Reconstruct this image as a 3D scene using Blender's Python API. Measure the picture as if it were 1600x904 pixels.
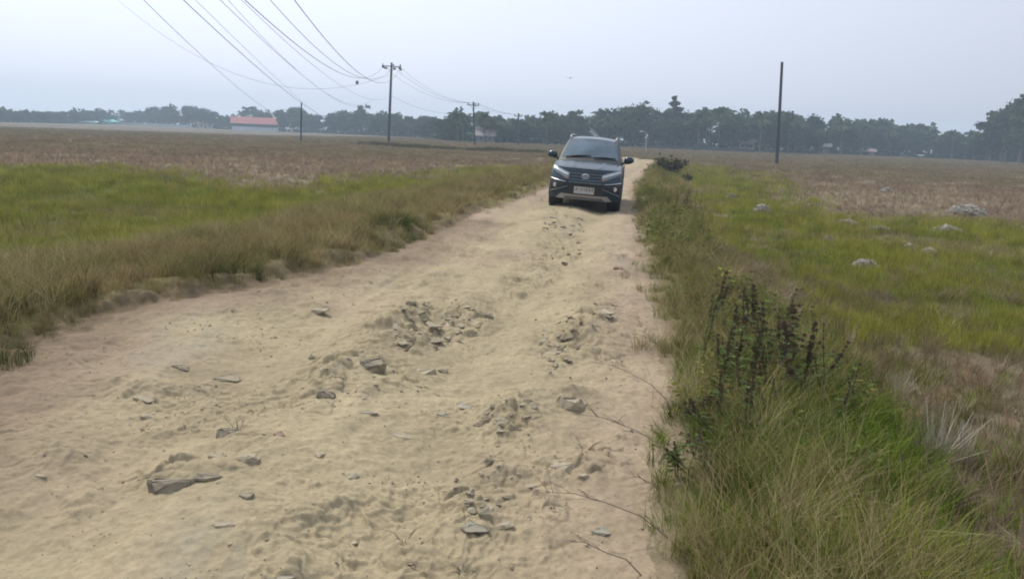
import bpy, bmesh, math, random
import numpy as np
from mathutils import Vector, Matrix

# ------------------------------------------------------------------ clearing
for o in list(bpy.data.objects): bpy.data.objects.remove(o)
scene = bpy.context.scene
COL = scene.collection
rnd = random.Random(7)
R = math.radians

# ------------------------------------------------------------------ camera
FPX, EYE = 1155.0, 1.68
ROLL = R(2.22)
PITCH = math.atan(243*math.cos(ROLL)/FPX)
cF = Vector((0, math.cos(PITCH), -math.sin(PITCH)))
_r0 = Vector((1, 0, 0)); _u0 = Vector((0, math.sin(PITCH), math.cos(PITCH)))
cR = math.cos(ROLL)*_r0 + math.sin(ROLL)*_u0
cU = -math.sin(ROLL)*_r0 + math.cos(ROLL)*_u0
cam = bpy.data.cameras.new('camera'); cam_o = bpy.data.objects.new('camera', cam); COL.objects.link(cam_o)
m = Matrix((cR, cU, -cF)).transposed().to_4x4(); m.translation = Vector((0, 0, EYE))
cam_o.matrix_world = m
cam.sensor_width = 36; cam.lens = FPX/1600*36; cam.clip_start = 0.05; cam.clip_end = 4000
scene.camera = cam_o
cam.dof.use_dof = True; cam.dof.focus_distance = 9.0; cam.dof.aperture_fstop = 20

# ------------------------------------------------------------------ sky, sun, exposure
SUN_EL, SUN_AZ = R(52), R(-38)          # azimuth from +Y, negative = left of the view
w = bpy.data.worlds.new('World'); scene.world = w; w.use_nodes = True
nt = w.node_tree; nt.nodes.clear()
N = nt.nodes.new
sky = N('ShaderNodeTexSky'); sky.sky_type = 'NISHITA'; sky.sun_disc = False
sky.sun_elevation = SUN_EL; sky.sun_rotation = SUN_AZ
sky.altitude = 0; sky.air_density = 1.0; sky.dust_density = 6.0; sky.ozone_density = 3.0
veil = N('ShaderNodeMix'); veil.data_type = 'RGBA'; veil.inputs[0].default_value = 0.72   # high thin overcast veil
tcw = N('ShaderNodeTexCoord'); dp = N('ShaderNodeVectorMath'); dp.operation = 'DOT_PRODUCT'
dp.inputs[1].default_value = (math.sin(SUN_AZ)*math.cos(SUN_EL), math.cos(SUN_AZ)*math.cos(SUN_EL), math.sin(SUN_EL))
nt.links.new(tcw.outputs['Generated'], dp.inputs[0])
aur = N('ShaderNodeMapRange'); aur.inputs[1].default_value = 0.25; aur.inputs[2].default_value = 0.95; nt.links.new(dp.outputs['Value'], aur.inputs[0])
glow = N('ShaderNodeMix'); glow.data_type = 'RGBA'; nt.links.new(aur.outputs[0], glow.inputs[0])   # thin cloud is brighter towards the sun
glow.inputs[6].default_value = (9.4, 9.9, 11.6, 1); glow.inputs[7].default_value = (16.0, 17.3, 20.0, 1)
nt.links.new(glow.outputs[2], veil.inputs[7])
nt.links.new(sky.outputs[0], veil.inputs[6])
bg = N('ShaderNodeBackground'); bg.inputs[1].default_value = 0.09
out = N('ShaderNodeOutputWorld')
nt.links.new(veil.outputs[2], bg.inputs[0]); nt.links.new(bg.outputs[0], out.inputs[0])
sl = bpy.data.lights.new('sun', 'SUN'); sl.energy = 3.1; sl.angle = R(2.5); sl.color = (1.0, 0.93, 0.82)
so = bpy.data.objects.new('sun', sl); COL.objects.link(so)
sd_ = Vector((math.sin(SUN_AZ)*math.cos(SUN_EL), math.cos(SUN_AZ)*math.cos(SUN_EL), math.sin(SUN_EL)))
so.rotation_euler = sd_.to_track_quat('Z', 'Y').to_euler()
so.location = sd_*50
vs = scene.view_settings; vs.view_transform = 'Standard'; vs.look = 'None'; vs.gamma = 1; vs.use_curve_mapping = False
vs.exposure = 0.0
scene.render.engine = 'CYCLES'
scene.cycles.volume_bounces = 0; scene.cycles.max_bounces = 5; scene.cycles.transparent_max_bounces = 6
scene.cycles.filter_width = 1.9

# ------------------------------------------------------------------ helpers
def lin(r, g, b):
    f = lambda c: c/12.92 if c <= .04045 else ((c+.055)/1.055)**2.4
    return (f(r/255), f(g/255), f(b/255))
def at(px, py, z=0.0):
    d = cF + ((px-800)*cR + (452-py)*cU)/FPX
    t = (z-EYE)/d.z
    return Vector((d.x*t, d.y*t, z))
def at_depth(px, py, y):
    d = cF + ((px-800)*cR + (452-py)*cU)/FPX
    t = y/d.y
    return Vector((d.x*t, y, EYE+d.z*t))
def tag(o, label=None, cat=None, group=None, kind=None):
    if label: o['label'] = label
    if cat: o['category'] = cat
    if group: o['group'] = group
    if kind: o['kind'] = kind
    return o
def empty(name, loc=(0, 0, 0), rz=0.0):
    o = bpy.data.objects.new(name, None); COL.objects.link(o); o.location = loc; o.rotation_euler = (0, 0, rz)
    o.empty_display_size = .2
    return o
def link(name, me, parent=None):
    o = bpy.data.objects.new(name, me); COL.objects.link(o)
    if parent: o.parent = parent
    return o
def copy_tree(o, parent=None):
    c = o.copy(); COL.objects.link(c); c.parent = parent
    for ch in list(o.children): copy_tree(ch, c)
    return c
def np_mesh(name, V, F, mat=None, smooth=False, mats=None, midx=None):
    """V (n,3); F either (m,k) array or list of tuples"""
    me = bpy.data.meshes.new(name)
    if isinstance(F, np.ndarray):
        k = F.shape[1]; mF = F.shape[0]
        me.vertices.add(len(V)); me.vertices.foreach_set('co', np.asarray(V, np.float32).ravel())
        me.loops.add(mF*k); me.loops.foreach_set('vertex_index', F.astype(np.int32).ravel())
        me.polygons.add(mF); me.polygons.foreach_set('loop_start', np.arange(0, mF*k, k, dtype=np.int32))
        me.polygons.foreach_set('loop_total', np.full(mF, k, np.int32))
        me.update(calc_edges=True)
    else:
        me.from_pydata([tuple(v) for v in V], [], F); me.update()
    if mat: me.materials.append(mat)
    if mats:
        for q in mats: me.materials.append(q)
        if midx is not None: me.polygons.foreach_set('material_index', np.asarray(midx, np.int32))
    if smooth: me.polygons.foreach_set('use_smooth', np.ones(len(me.polygons), bool))
    return me
class MB:
    def __init__(s): s.v = []; s.f = []
    def add(s, V, F):
        b = len(s.v); s.v += [tuple(q) for q in V]; s.f += [tuple(i+b for i in f) for f in F]
    def box(s, x0, x1, y0, y1, z0, z1):
        s.add([(x0,y0,z0),(x1,y0,z0),(x1,y1,z0),(x0,y1,z0),(x0,y0,z1),(x1,y0,z1),(x1,y1,z1),(x0,y1,z1)],
              [(0,3,2,1),(4,5,6,7),(0,1,5,4),(1,2,6,5),(2,3,7,6),(3,0,4,7)])
    def tube(s, pts, rad, n=6, cap=True):
        pts = [Vector(p) for p in pts]
        if not hasattr(rad, '__len__'): rad = [rad]*len(pts)
        V = []; F = []
        for i, p in enumerate(pts):
            a = pts[max(i-1, 0)]; b = pts[min(i+1, len(pts)-1)]; d = (b-a).normalized()
            u = d.orthogonal().normalized() if i == 0 else (u - d*u.dot(d)).normalized()
            v = d.cross(u)
            for k in range(n):
                t = 2*math.pi*k/n; V.append(p+(u*math.cos(t)+v*math.sin(t))*rad[i])
        for i in range(len(pts)-1):
            for k in range(n):
                F.append((i*n+k, i*n+(k+1) % n, (i+1)*n+(k+1) % n, (i+1)*n+k))
        if cap: F += [tuple(range(n-1, -1, -1)), tuple((len(pts)-1)*n+k for k in range(n))]
        s.add(V, F)
    def prism(s, poly, y0, y1):
        """polygon in xz pushed along y"""
        n = len(poly)
        s.add([(p[0], y0, p[1]) for p in poly]+[(p[0], y1, p[1]) for p in poly],
              [tuple(range(n)), tuple(range(2*n-1, n-1, -1))]+[(i, i+n, (i+1) % n+n, (i+1) % n) for i in range(n)])
    def mesh(s, name, mat, smooth=False):
        me = np_mesh(name, s.v, s.f, mat, smooth)
        bm = bmesh.new(); bm.from_mesh(me); bmesh.ops.recalc_face_normals(bm, faces=bm.faces); bm.to_mesh(me); bm.free()
        return me
    def build(s, name, mat, parent=None, smooth=False):
        return link(name, s.mesh(name, mat, smooth), parent)

# ---- noise (numpy perlin)
_P = np.random.default_rng(3).permutation(512)
_P = np.concatenate([_P, _P, _P])
_G = np.stack([np.cos(np.arange(512)*2.399), np.sin(np.arange(512)*2.399)], 1)
def perlin(x, y, seed=0):
    x = np.asarray(x, float)+seed*17.31; y = np.asarray(y, float)+seed*9.77
    xi = np.floor(x).astype(int); yi = np.floor(y).astype(int); xf = x-xi; yf = y-yi
    xi &= 511; yi &= 511
    u = xf*xf*xf*(xf*(xf*6-15)+10); v = yf*yf*yf*(yf*(yf*6-15)+10)
    def g(ix, iy, dx, dy):
        h = _P[_P[ix & 511]+(iy & 511)]; gg = _G[h]
        return gg[..., 0]*dx+gg[..., 1]*dy
    a = g(xi, yi, xf, yf); b = g(xi+1, yi, xf-1, yf); c = g(xi, yi+1, xf, yf-1); d = g(xi+1, yi+1, xf-1, yf-1)
    return ((a+(b-a)*u)*(1-v)+(c+(d-c)*u)*v)*1.5
def fbm(x, y, sc=1.0, octv=4, seed=0, gain=.5):
    t = 0; a = 1; s = 0
    for i in range(octv):
        t = t+a*perlin(np.asarray(x)/sc, np.asarray(y)/sc, seed+i*3.1); s += a; a *= gain; sc *= .48
    return t/s
def sstep(a, b, x):
    t = np.clip((np.asarray(x, float)-a)/(b-a), 0, 1); return t*t*(3-2*t)
def sdist(poly, X, Y):
    """signed distance to polygon, positive inside"""
    X = np.asarray(X, float); Y = np.asarray(Y, float)
    d = np.full(X.shape, 1e9); ins = np.zeros(X.shape, bool); n = len(poly)
    for i in range(n):
        ax, ay = poly[i]; bx, by = poly[(i+1) % n]
        ex, ey = bx-ax, by-ay; wx, wy = X-ax, Y-ay
        t = np.clip((wx*ex+wy*ey)/(ex*ex+ey*ey+1e-12), 0, 1)
        d = np.minimum(d, (wx-ex*t)**2+(wy-ey*t)**2)
        c = ((ay > Y) != (by > Y)) & (X < (bx-ax)*(Y-ay)/((by-ay) if by != ay else 1e-9)+ax)
        ins ^= c
    d = np.sqrt(d)
    return np.where(ins, d, -d)

# ------------------------------------------------------------------ materials
def mat_base(name):
    mt = bpy.data.materials.new(name); mt.use_nodes = True
    return mt, mt.node_tree, mt.node_tree.nodes['Principled BSDF']
def simple(name, col, rough=.6, metal=0.0, noise=.15, nscale=8.0, coat=0.0, bump=0.0, ior=1.5, spec=.5, dust_or_sheen=None):
    mt, t, b = mat_base(name)
    tc = t.nodes.new('ShaderNodeTexCoord'); nz = t.nodes.new('ShaderNodeTexNoise')
    nz.inputs['Scale'].default_value = nscale; nz.inputs['Detail'].default_value = 5
    t.links.new(tc.outputs['Object'], nz.inputs['Vector'])
    mr = t.nodes.new('ShaderNodeMapRange'); mr.inputs[3].default_value = 1-noise*1.6; mr.inputs[4].default_value = 1+noise*1.6
    mr.inputs[1].default_value = .25; mr.inputs[2].default_value = .75
    t.links.new(nz.outputs['Fac'], mr.inputs[0])
    mx = t.nodes.new('ShaderNodeVectorMath'); mx.operation = 'SCALE'; mx.inputs[0].default_value = col[:3]
    t.links.new(mr.outputs[0], mx.inputs['Scale'])
    src = mx.outputs[0]
    if dust_or_sheen:
        n2 = t.nodes.new('ShaderNodeTexNoise'); n2.inputs['Scale'].default_value = dust_or_sheen[1]; n2.inputs['Detail'].default_value = 6
        t.links.new(tc.outputs['Object'], n2.inputs['Vector'])
        r2 = t.nodes.new('ShaderNodeMapRange'); r2.inputs[1].default_value = .35; r2.inputs[2].default_value = .7
        r2.inputs[3].default_value = dust_or_sheen[2]*.3; r2.inputs[4].default_value = dust_or_sheen[2]
        t.links.new(n2.outputs['Fac'], r2.inputs[0])
        m2 = t.nodes.new('ShaderNodeMix'); m2.data_type = 'RGBA'; m2.inputs[7].default_value = (*dust_or_sheen[0], 1)
        t.links.new(r2.outputs[0], m2.inputs[0]); t.links.new(src, m2.inputs[6]); src = m2.outputs[2]
    t.links.new(src, b.inputs['Base Color'])
    b.inputs['Roughness'].default_value = rough; b.inputs['Metallic'].default_value = metal
    b.inputs['IOR'].default_value = ior; b.inputs['Specular IOR Level'].default_value = spec
    if coat: b.inputs['Coat Weight'].default_value = coat; b.inputs['Coat Roughness'].default_value = .08
    if bump:
        bp = t.nodes.new('ShaderNodeBump'); bp.inputs['Strength'].default_value = bump; bp.inputs['Distance'].default_value = .02
        t.links.new(nz.outputs['Fac'], bp.inputs['Height']); t.links.new(bp.outputs[0], b.inputs['Normal'])
    return mt
def ground_mat(name, road):
    mt, t, b = mat_base(name); L = t.links
    at_ = t.nodes.new('ShaderNodeAttribute'); at_.attribute_name = 'tone'
    geo = t.nodes.new('ShaderNodeNewGeometry')
    def noise(sc, det=6, rg=.6, warp=(1, 1, 1)):
        mp = t.nodes.new('ShaderNodeMapping'); mp.inputs['Scale'].default_value = warp
        L.new(geo.outputs['Position'], mp.inputs['Vector'])
        n = t.nodes.new('ShaderNodeTexNoise'); n.inputs['Scale'].default_value = sc; n.inputs['Detail'].default_value = det
        n.inputs['Roughness'].default_value = rg; L.new(mp.outputs[0], n.inputs['Vector']); return n
    def rng_(n, a, b_, c, d):
        r = t.nodes.new('ShaderNodeMapRange'); r.inputs[1].default_value = a; r.inputs[2].default_value = b_
        r.inputs[3].default_value = c; r.inputs[4].default_value = d; L.new(n.outputs[0], r.inputs[0]); return r
    def scale(src, r):
        v = t.nodes.new('ShaderNodeVectorMath'); v.operation = 'SCALE'; L.new(src, v.inputs[0]); L.new(r.outputs[0], v.inputs['Scale']); return v.outputs[0]
    src = at_.outputs['Color']
    if road:
        n1 = noise(1.7, 8, .65, (1, .5, 1)); src = scale(src, rng_(n1, .3, .7, .80, 1.16))
        n2 = noise(22, 6, .7); src = scale(src, rng_(n2, .3, .7, .80, 1.16))
        n3 = noise(160, 3, .6); src = scale(src, rng_(n3, .3, .7, .92, 1.08))
        # bluish-grey bare base course showing through in patches
        n4 = noise(.9, 6, .7, (1, .35, 1)); r4 = rng_(n4, .56, .72, 0, .5)
        mx = t.nodes.new('ShaderNodeMix'); mx.data_type = 'RGBA'; mx.inputs[7].default_value = (.235, .23, .185, 1)
        L.new(r4.outputs[0], mx.inputs[0]); L.new(src, mx.inputs[6]); src = mx.outputs[2]
        hs = [(n2, .5), (n3, .18)]
    else:
        n1 = noise(.35, 8, .7); src = scale(src, rng_(n1, .3, .7, .78, 1.22))
        n2 = noise(6, 8, .75, (1, .6, 1)); src = scale(src, rng_(n2, .3, .7, .7, 1.3))
        n3 = noise(60, 4, .7); src = scale(src, rng_(n3, .3, .7, .8, 1.2))
        hs = [(n2, 1.0), (n3, .4)]
    L.new(src, b.inputs['Base Color'])
    b.inputs['Roughness'].default_value = .95; b.inputs['Specular IOR Level'].default_value = .15
    ad = t.nodes.new('ShaderNodeMath'); ad.operation = 'MULTIPLY_ADD'
    L.new(hs[1][0].outputs[0], ad.inputs[0]); ad.inputs[1].default_value = hs[1][1]/hs[0][1]; L.new(hs[0][0].outputs[0], ad.inputs[2])
    bp = t.nodes.new('ShaderNodeBump'); bp.inputs['Strength'].default_value = .5 if road else .7
    bp.inputs['Distance'].default_value = .02 if road else .05
    L.new(ad.outputs[0], bp.inputs['Height']); L.new(bp.outputs[0], b.inputs['Normal'])
    return mt
def blade_mat(name, col=None, trans=.3, vary=.25):
    """col None: colour carried by each scattered clump ('tint')"""
    mt = bpy.data.materials.new(name); mt.use_nodes = True; t = mt.node_tree; t.nodes.clear(); L = t.links
    o = t.nodes.new('ShaderNodeOutputMaterial')
    if col is None:
        a = t.nodes.new('ShaderNodeAttribute'); a.attribute_type = 'INSTANCER'; a.attribute_name = 'tint'; src = a.outputs['Color']
    else:
        a = t.nodes.new('ShaderNodeRGB'); a.outputs[0].default_value = (*col, 1); src = a.outputs[0]
    geo = t.nodes.new('ShaderNodeNewGeometry')
    mr = t.nodes.new('ShaderNodeMapRange'); mr.inputs[3].default_value = 1-vary; mr.inputs[4].default_value = 1+vary
    L.new(geo.outputs['Random Per Island'], mr.inputs[0])
    sc = t.nodes.new('ShaderNodeVectorMath'); sc.operation = 'SCALE'; L.new(src, sc.inputs[0]); L.new(mr.outputs[0], sc.inputs['Scale'])
    d = t.nodes.new('ShaderNodeBsdfDiffuse'); tr = t.nodes.new('ShaderNodeBsdfTranslucent')
    L.new(sc.outputs[0], d.inputs[0]); L.new(sc.outputs[0], tr.inputs[0])
    mx = t.nodes.new('ShaderNodeMixShader'); mx.inputs[0].default_value = trans
    L.new(d.outputs[0], mx.inputs[1]); L.new(tr.outputs[0], mx.inputs[2]); L.new(mx.outputs[0], o.inputs[0])
    return mt

M = {}
M['road'] = ground_mat('dry_dirt', True)
M['ground'] = ground_mat('field_soil', False)
M['blade'] = blade_mat('grass_blades')
M['rock_dark'] = simple('dark_stone', (.14, .125, .095), .9, noise=.3, nscale=14, bump=.6, dust_or_sheen=((.33, .275, .18), 9, .65))
M['rock_tan'] = simple('tan_stone', (.32, .275, .195), .95, noise=.2, nscale=20, bump=.5, dust_or_sheen=((.33, .28, .19), 7, .85))
M['rock_blue'] = simple('blue_grey_stone', (.22, .22, .185), .9, noise=.2, nscale=16, bump=.4, dust_or_sheen=((.33, .28, .19), 9, .75))
M['rock_red'] = simple('brick_stone', (.22, .15, .105), .95, noise=.2, nscale=20, bump=.5)
M['pole'] = simple('pole_steel', (.035, .038, .05), .55, .3, noise=.2, nscale=3)
M['pole_pale'] = simple('pale_paint', (.42, .42, .4), .6, noise=.15)
M['ins'] = simple('insulator', (.05, .045, .045), .4, noise=.1)
M['wire'] = simple('cable_black', (.05, .05, .06), .6, noise=.05)
M['bark'] = simple('bark', (.12, .1, .075), .95, noise=.3, nscale=5)
M['leaf1'] = blade_mat('foliage_mid', (.045, .075, .032), .25, .45)
M['leaf2'] = blade_mat('foliage_dark', (.028, .050, .028), .25, .45)
M['leaf3'] = blade_mat('foliage_olive', (.066, .082, .036), .25, .4)
M['palm'] = blade_mat('palm_fronds', (.06, .085, .04), .2, .45)

# ------------------------------------------------------------------ terrain
ROAD_L = [(-2.3,-12),(-2.7,-4),(-3.0,0),(-3.2,3),(-3.3,4.57),(-3.45,5.47),(-3.45,6.29),(-3.06,6.88),(-2.68,7.55),(-1.98,9.06),(-1.45,11.11),(-.62,15.54),(.35,20),(.95,23.77),(2.6,31),(4.9,41),(7.0,50),(8.1,55.5),(8.3,60),(7.6,62.5),(6,64.5)]
ROAD_R = [(7.5,68),(9.9,66.5),(11.2,62.5),(10.7,58.5),(9.2,51.5),(7.2,42),(4.95,31),(3.67,23.84),(3.0,19.2),(2.4,14.8),(1.85,10.71),(1.5,7.68),(1.3,5.95),(1.08,4.69),(.88,3.85),(.72,3.12),(.6,2.59),(.45,0),(.2,-4),(-.3,-12)]
ROAD = ROAD_L+ROAD_R
MOUNDS = []                                          # (x, y, radius x, radius y, height)
for px, py, rx, ry, h in [(505,590,.28,.16,.085),(575,570,.2,.14,.06),(640,520,.5,.28,.07),(700,500,.5,.3,.05),(890,620,.22,.12,.07),(790,650,.25,.12,.03),
                          (300,745,.2,.1,.04),(560,425,.3,.25,.05),(330,700,.3,.1,.04),(925,520,.35,.5,.045),(720,600,.3,.15,-.03),(820,470,.5,.9,-.05),
                          (700,700,.5,.3,-.03),(250,480,.5,.25,.05),(870,340,.6,.7,.05),(790,740,.25,.09,.04),(890,715,.25,.1,.025),(490,480,.25,.12,.04),
                          (130,640,.6,.3,-.03),(620,440,.5,.4,.03)]:
    p = at(px, py, 0); MOUNDS.append((p.x, p.y, rx, ry, h))
def center_x(y): return np.interp(y, [0, 6, 10, 18, 24, 31, 41, 50, 60], [-1.2, -.9, 0, 1.5, 2.3, 3.8, 6.0, 8.1, 9.6])
def road_sd(X, Y):
    X = np.asarray(X, float); Y = np.asarray(Y, float)
    wob = .10*fbm(X, Y, .9, 3, 5)+.05*fbm(X, Y, .25, 2, 6)
    return sdist(ROAD, X, Y)+wob
def voro(x, y, sc, seed=0):
    x = np.asarray(x, float)/sc; y = np.asarray(y, float)/sc; xi = np.floor(x).astype(int); yi = np.floor(y).astype(int)
    f1 = np.full(x.shape, 9.); f2 = np.full(x.shape, 9.); hv = np.zeros(x.shape)
    for dx in (-1, 0, 1):
        for dy in (-1, 0, 1):
            cx, cy = xi+dx, yi+dy; h = _P[_P[(cx+seed) & 511]+(cy & 511)]; h2 = _P[h+37]
            d = np.hypot(cx+h/512-x, cy+h2/512-y); n_ = d < f1
            f2 = np.where(n_, f1, np.minimum(f2, d)); hv = np.where(n_, _P[h2+11]/512, hv); f1 = np.where(n_, d, f1)
    return hv, f2-f1
RUB = [[(at(a, b, 0).x, at(a, b, 0).y) for a, b in q] for q in (
    [(590,530),(650,480),(720,470),(780,488),(760,525),(690,548),(600,560)], [(850,530),(890,480),(960,465),(970,500),(930,545),(890,575),(850,590)],
    [(740,650),(800,630),(870,650),(840,690),(760,690)], [(840,335),(910,325),(930,390),(880,430),(830,410)], [(690,740),(760,715),(850,735),(870,790),(770,820),(690,790)],
    [(470,570),(560,545),(610,560),(600,600),(520,625),(470,610)], [(850,690),(980,680),(990,740),(860,750)], [(200,740),(280,720),(360,755),(280,790),(200,780)], [(780,420),(870,380),(880,440),(790,470)])]
def zfar(X, Y):
    r = np.hypot(X, Y)+1e-6
    az = np.degrees(np.arctan2(X, np.maximum(Y, -1e9)))
    left = 1-sstep(-20, -6, az)
    return -.85*left*sstep(110, 200, r)
def height(X, Y, sd=None):
    X = np.asarray(X, float); Y = np.asarray(Y, float)
    if sd is None: sd = road_sd(X, Y)
    leftside = 1-sstep(-.4, .4, X-center_x(Y))
    o = np.maximum(-sd, 0)                                   # metres outside the road
    near = 1-sstep(10, 40, Y)
    rough = fbm(X, Y, .38, 4, 141)
    rough2 = fbm(X, Y, 1.6, 3, 151)
    bank = (.13*near*leftside*(.75+.9*rough2)+.03)*sstep(-.05, .42, o-.06+.30*rough)*(1+.15*rough)+.05*near*leftside*np.exp(-((sd+.05)/.45)**2)*rough
    fall_l = sstep(1.0, 7.0, o)*(.45+.13*near); fall_r = sstep(.35, 2.6, o)*.48
    field = bank-(fall_l*leftside+fall_r*(1-leftside))
    bump = .045*fbm(X, Y, 1.2, 4, 11)*sstep(.1, .8, o)*(1-sstep(60, 90, np.hypot(X, Y)))
    z = field+bump+zfar(X, Y)
    # road relief
    i = sstep(-.25, .35, sd)
    big = .07*fbm(X, Y, 1.6, 3, 21)+.012*fbm(X, Y, .13, 3, 25)
    mid = .036*fbm(X, Y, .42, 5, 31, .62)
    n = fbm(X, Y, .55, 4, 41, .55)
    q = n*9; fl = np.floor(q); crust = (fl+sstep(.72, .98, q-fl))/9           # flaky ledges
    patch = sstep(.02, .3, fbm(X, Y, 1.5, 2, 51))
    rub = .85*np.clip(1-np.abs(fbm(X, Y, .16, 2, 61))*5, 0, 1)
    det = .095*crust*patch+.016*rub*patch
    rm = 0; lane0 = X-center_x(Y)
    for q in RUB: rm = np.maximum(rm, sstep(-.12, .22, sdist(q, X, Y)+.22*n))
    rm = np.maximum(rm, .85*np.exp(-((lane0+.05)/.42)**2)*sstep(-.15, .15, fbm(X, Y*.5, .7, 3, 58))*sstep(3, 5, Y)*(1-sstep(15, 19, Y)))
    rm = np.maximum(rm, .55*sstep(.12, .4, fbm(X, Y*.6, 1.1, 3, 57)))
    hv, ed = voro(X+.05*fbm(X, Y, .15, 2, 7), Y*1.25+.05*fbm(X, Y, .15, 2, 8), .15); hv2, ed2 = voro(X, Y, .07, 40)
    det = det+rm*((.050*hv**1.6)*sstep(.02, .16, ed)+.014*hv2*sstep(.02, .25, ed2))
    lane = X-center_x(Y)
    ruts = -.075*np.exp(-((lane-.62)/.34)**2)-.060*np.exp(-((lane+.85)/.36)**2)+.02*np.exp(-((lane+.1)/.3)**2)+.006*np.sin(lane*26+3*fbm(X, Y, 2.5, 2, 9))*sstep(0, .3, fbm(X, Y*.3, .8, 2, 19))
    far = 1-sstep(30, 60, np.hypot(X, Y))
    mo = 0
    for mx, my, rx, ry, h in MOUNDS:
        e = ((X-mx)/rx)**2+((Y-my)/ry)**2
        g = np.exp(-e*1.1); mo = mo+h*g*(1+.55*n/.3*np.clip(g*2, 0, 1))
    carw = sstep(11, 16, Y)*(1-sstep(20, 26, Y))
    tilt = -.036*(X-1.6)*carw
    calm = 1-.75*carw*np.exp(-((X-1.7)/1.6)**2)
    z = z+i*((big+mid+det)*far*calm+ruts+mo+.02)+tilt*sstep(-1.2, .2, sd)
    return z
def zat(x, y): return float(height(np.array([x]), np.array([y]))[0])

# field zones (world polygons derived on the ground plane)
def wpoly(pts, z): return [(at(a, b, z).x, at(a, b, z).y) for a, b in pts]
Z_GREEN_L = wpoly([(-260,262),(0,262),(150,262),(250,274),(340,290),(420,303),(480,303),(530,290),(600,281),(700,272),(770,264),(800,268),(740,298),(640,318),(560,332),(450,352),(330,372),(200,390),(0,402),(-200,410)], -.38)
Z_GREEN_R = wpoly([(1040,252),(1130,262),(1185,285),(1215,325),(1300,345),(1420,352),(1520,350),(1720,350),(1760,560),(1600,545),(1440,525),(1340,480),(1250,440),(1180,420),(1130,370),(1090,310)], -.45)
Z_FORE_R = wpoly([(1030,600),(1100,570),(1280,590),(1380,640),(1440,760),(1560,1100),(800,1150),(900,960),(960,840),(985,700)], -.1)
def zones(X, Y):
    """weights: verge, green, dry(brown straw), lush, stubble"""
    sd = road_sd(X, Y); o = -sd
    left = (X-center_x(Y)) < 0
    n1 = fbm(X, Y, 2.2, 4, 71); n2 = fbm(X, Y, 5.5, 3, 81); n3 = fbm(X, Y, .6, 3, 91)
    sc = .5+.035*np.hypot(X, Y)
    gl = sstep(-1.8, 1.6, sdist(Z_GREEN_L, X, Y)/sc+1.9*n1+.7*n3)*left
    gr = sstep(-1.5, 1.5, sdist(Z_GREEN_R, X, Y)/sc+2.2*n1+.9*n3)*(~left)
    green = np.maximum(gl*(1-.35*sstep(.0, .4, n2)), gr*(1-.4*sstep(-.05, .35, n2))*(1-.4*sstep(.15, .4, n3)))
    vw = np.where(left, 3.1+.8*n1+.035*Y, 1.0+.25*n1+.035*Y)
    verge = (1-sstep(vw*.75, vw*1.15, o))
    verge = verge*(1-sstep(60, 75, Y))
    lush = sstep(-.2, .25, sdist(Z_FORE_R, X, Y)+.25*n3)*(~left)
    green = green*(1-verge*.8)
    return sd, left, verge, green, lush, n1, n2, n3
C = dict(
    road=np.array(lin(152, 140, 113)), road_pink=np.array(lin(150, 132, 114)), earth=np.array(lin(110, 96, 76)),
    stub=np.array(lin(112, 102, 80)), stub2=np.array(lin(104, 90, 74)), stubfar=np.array(lin(92, 84, 64)),
    green=np.array(lin(94, 102, 50)), green2=np.array(lin(122, 126, 48)), verge=np.array(lin(112, 104, 66)), dry=np.array(lin(146, 124, 104)),
    lush=np.array(lin(84, 90, 45)))
def mixc(a, b, t): return a*(1-t[:, None])+b*t[:, None]
def ground_col(X, Y):
    sd, left, verge, green, lush, n1, n2, n3 = zones(X, Y)
    r = np.hypot(X, Y)
    c = mixc(np.tile(C['stub'], (len(X), 1)), C['stub2'], sstep(-.3, .4, n2))
    c = mixc(c, C['stubfar'], sstep(70, 150, r)*.8)
    # crop rows
    c = mixc(c, C['green'], green*.85)
    c = mixc(c, C['verge'], verge*.9)
    c = mixc(c, C['lush']*.6, lush)
    c = mixc(c, road_col(X, Y, np.minimum(sd, 0.02)), (1-sstep(.0, .22, -sd+.25*n3))*(sd < .3))
    c = mixc(c, C['earth'], left*(sd < -.02)*(1-sstep(.08, np.where(left & (Y < 16), .5, .2), -sd+.2*n3))*(sd < 0.1)*.8)
    return c
def road_col(X, Y, sd):
    n1 = fbm(X, Y, 1.3, 4, 101); n2 = fbm(X, Y, 3.1, 3, 111)
    c = mixc(np.tile(C['road'], (len(X), 1)), C['road_pink'], np.clip(sstep(-.1, .5, n2)*.55+(1-sstep(.1, .9, sd))*.5, 0, 1))
    c = mixc(c, C['earth'], (1-sstep(-.15, .30, sd+.25*n1))*.35)
    lt = (X < center_x(Y)) & (Y < 14)
    c = mixc(c, C['earth'], lt*(1-sstep(.1, 1.1, sd+.5*n1))*.6)
    c = c*(1+.10*n1)[:, None]
    return c

# polar sheet, finer where the eye is near
rs = [.3, .7, 1.1, 1.5, 1.8]
while rs[-1] < 620:
    r = rs[-1]; rs.append(r+min(max(r*r/(1250+1150*(r < 15)), .008), r*.055))
rs = np.array(rs)
fine = np.radians(np.arange(-43, 43.001, .115))
coarse_l = np.radians(np.arange(-180, -43, 3.0)); coarse_r = np.radians(np.arange(46, 180, 3.0))
ths = np.concatenate([coarse_l, fine, coarse_r])
TH, RR = np.meshgrid(ths, rs)
GX = (RR*np.sin(TH)).ravel(); GY = (RR*np.cos(TH)).ravel()
nr, nth = len(rs), len(ths)
SD = np.full(GX.shape, -50.0); nearm = (np.hypot(GX, GY) < 130)
SD[nearm] = road_sd(GX[nearm], GY[nearm])
GZ = height(GX, GY, SD)
I = np.arange(nr*nth).reshape(nr, nth)
In = np.roll(I, -1, axis=1)
Q = np.stack([I[:-1], In[:-1], In[1:], I[1:]], -1).reshape(-1, 4)
Q = Q[:, ::-1]
V = np.stack([GX, GY, GZ], 1)
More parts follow.
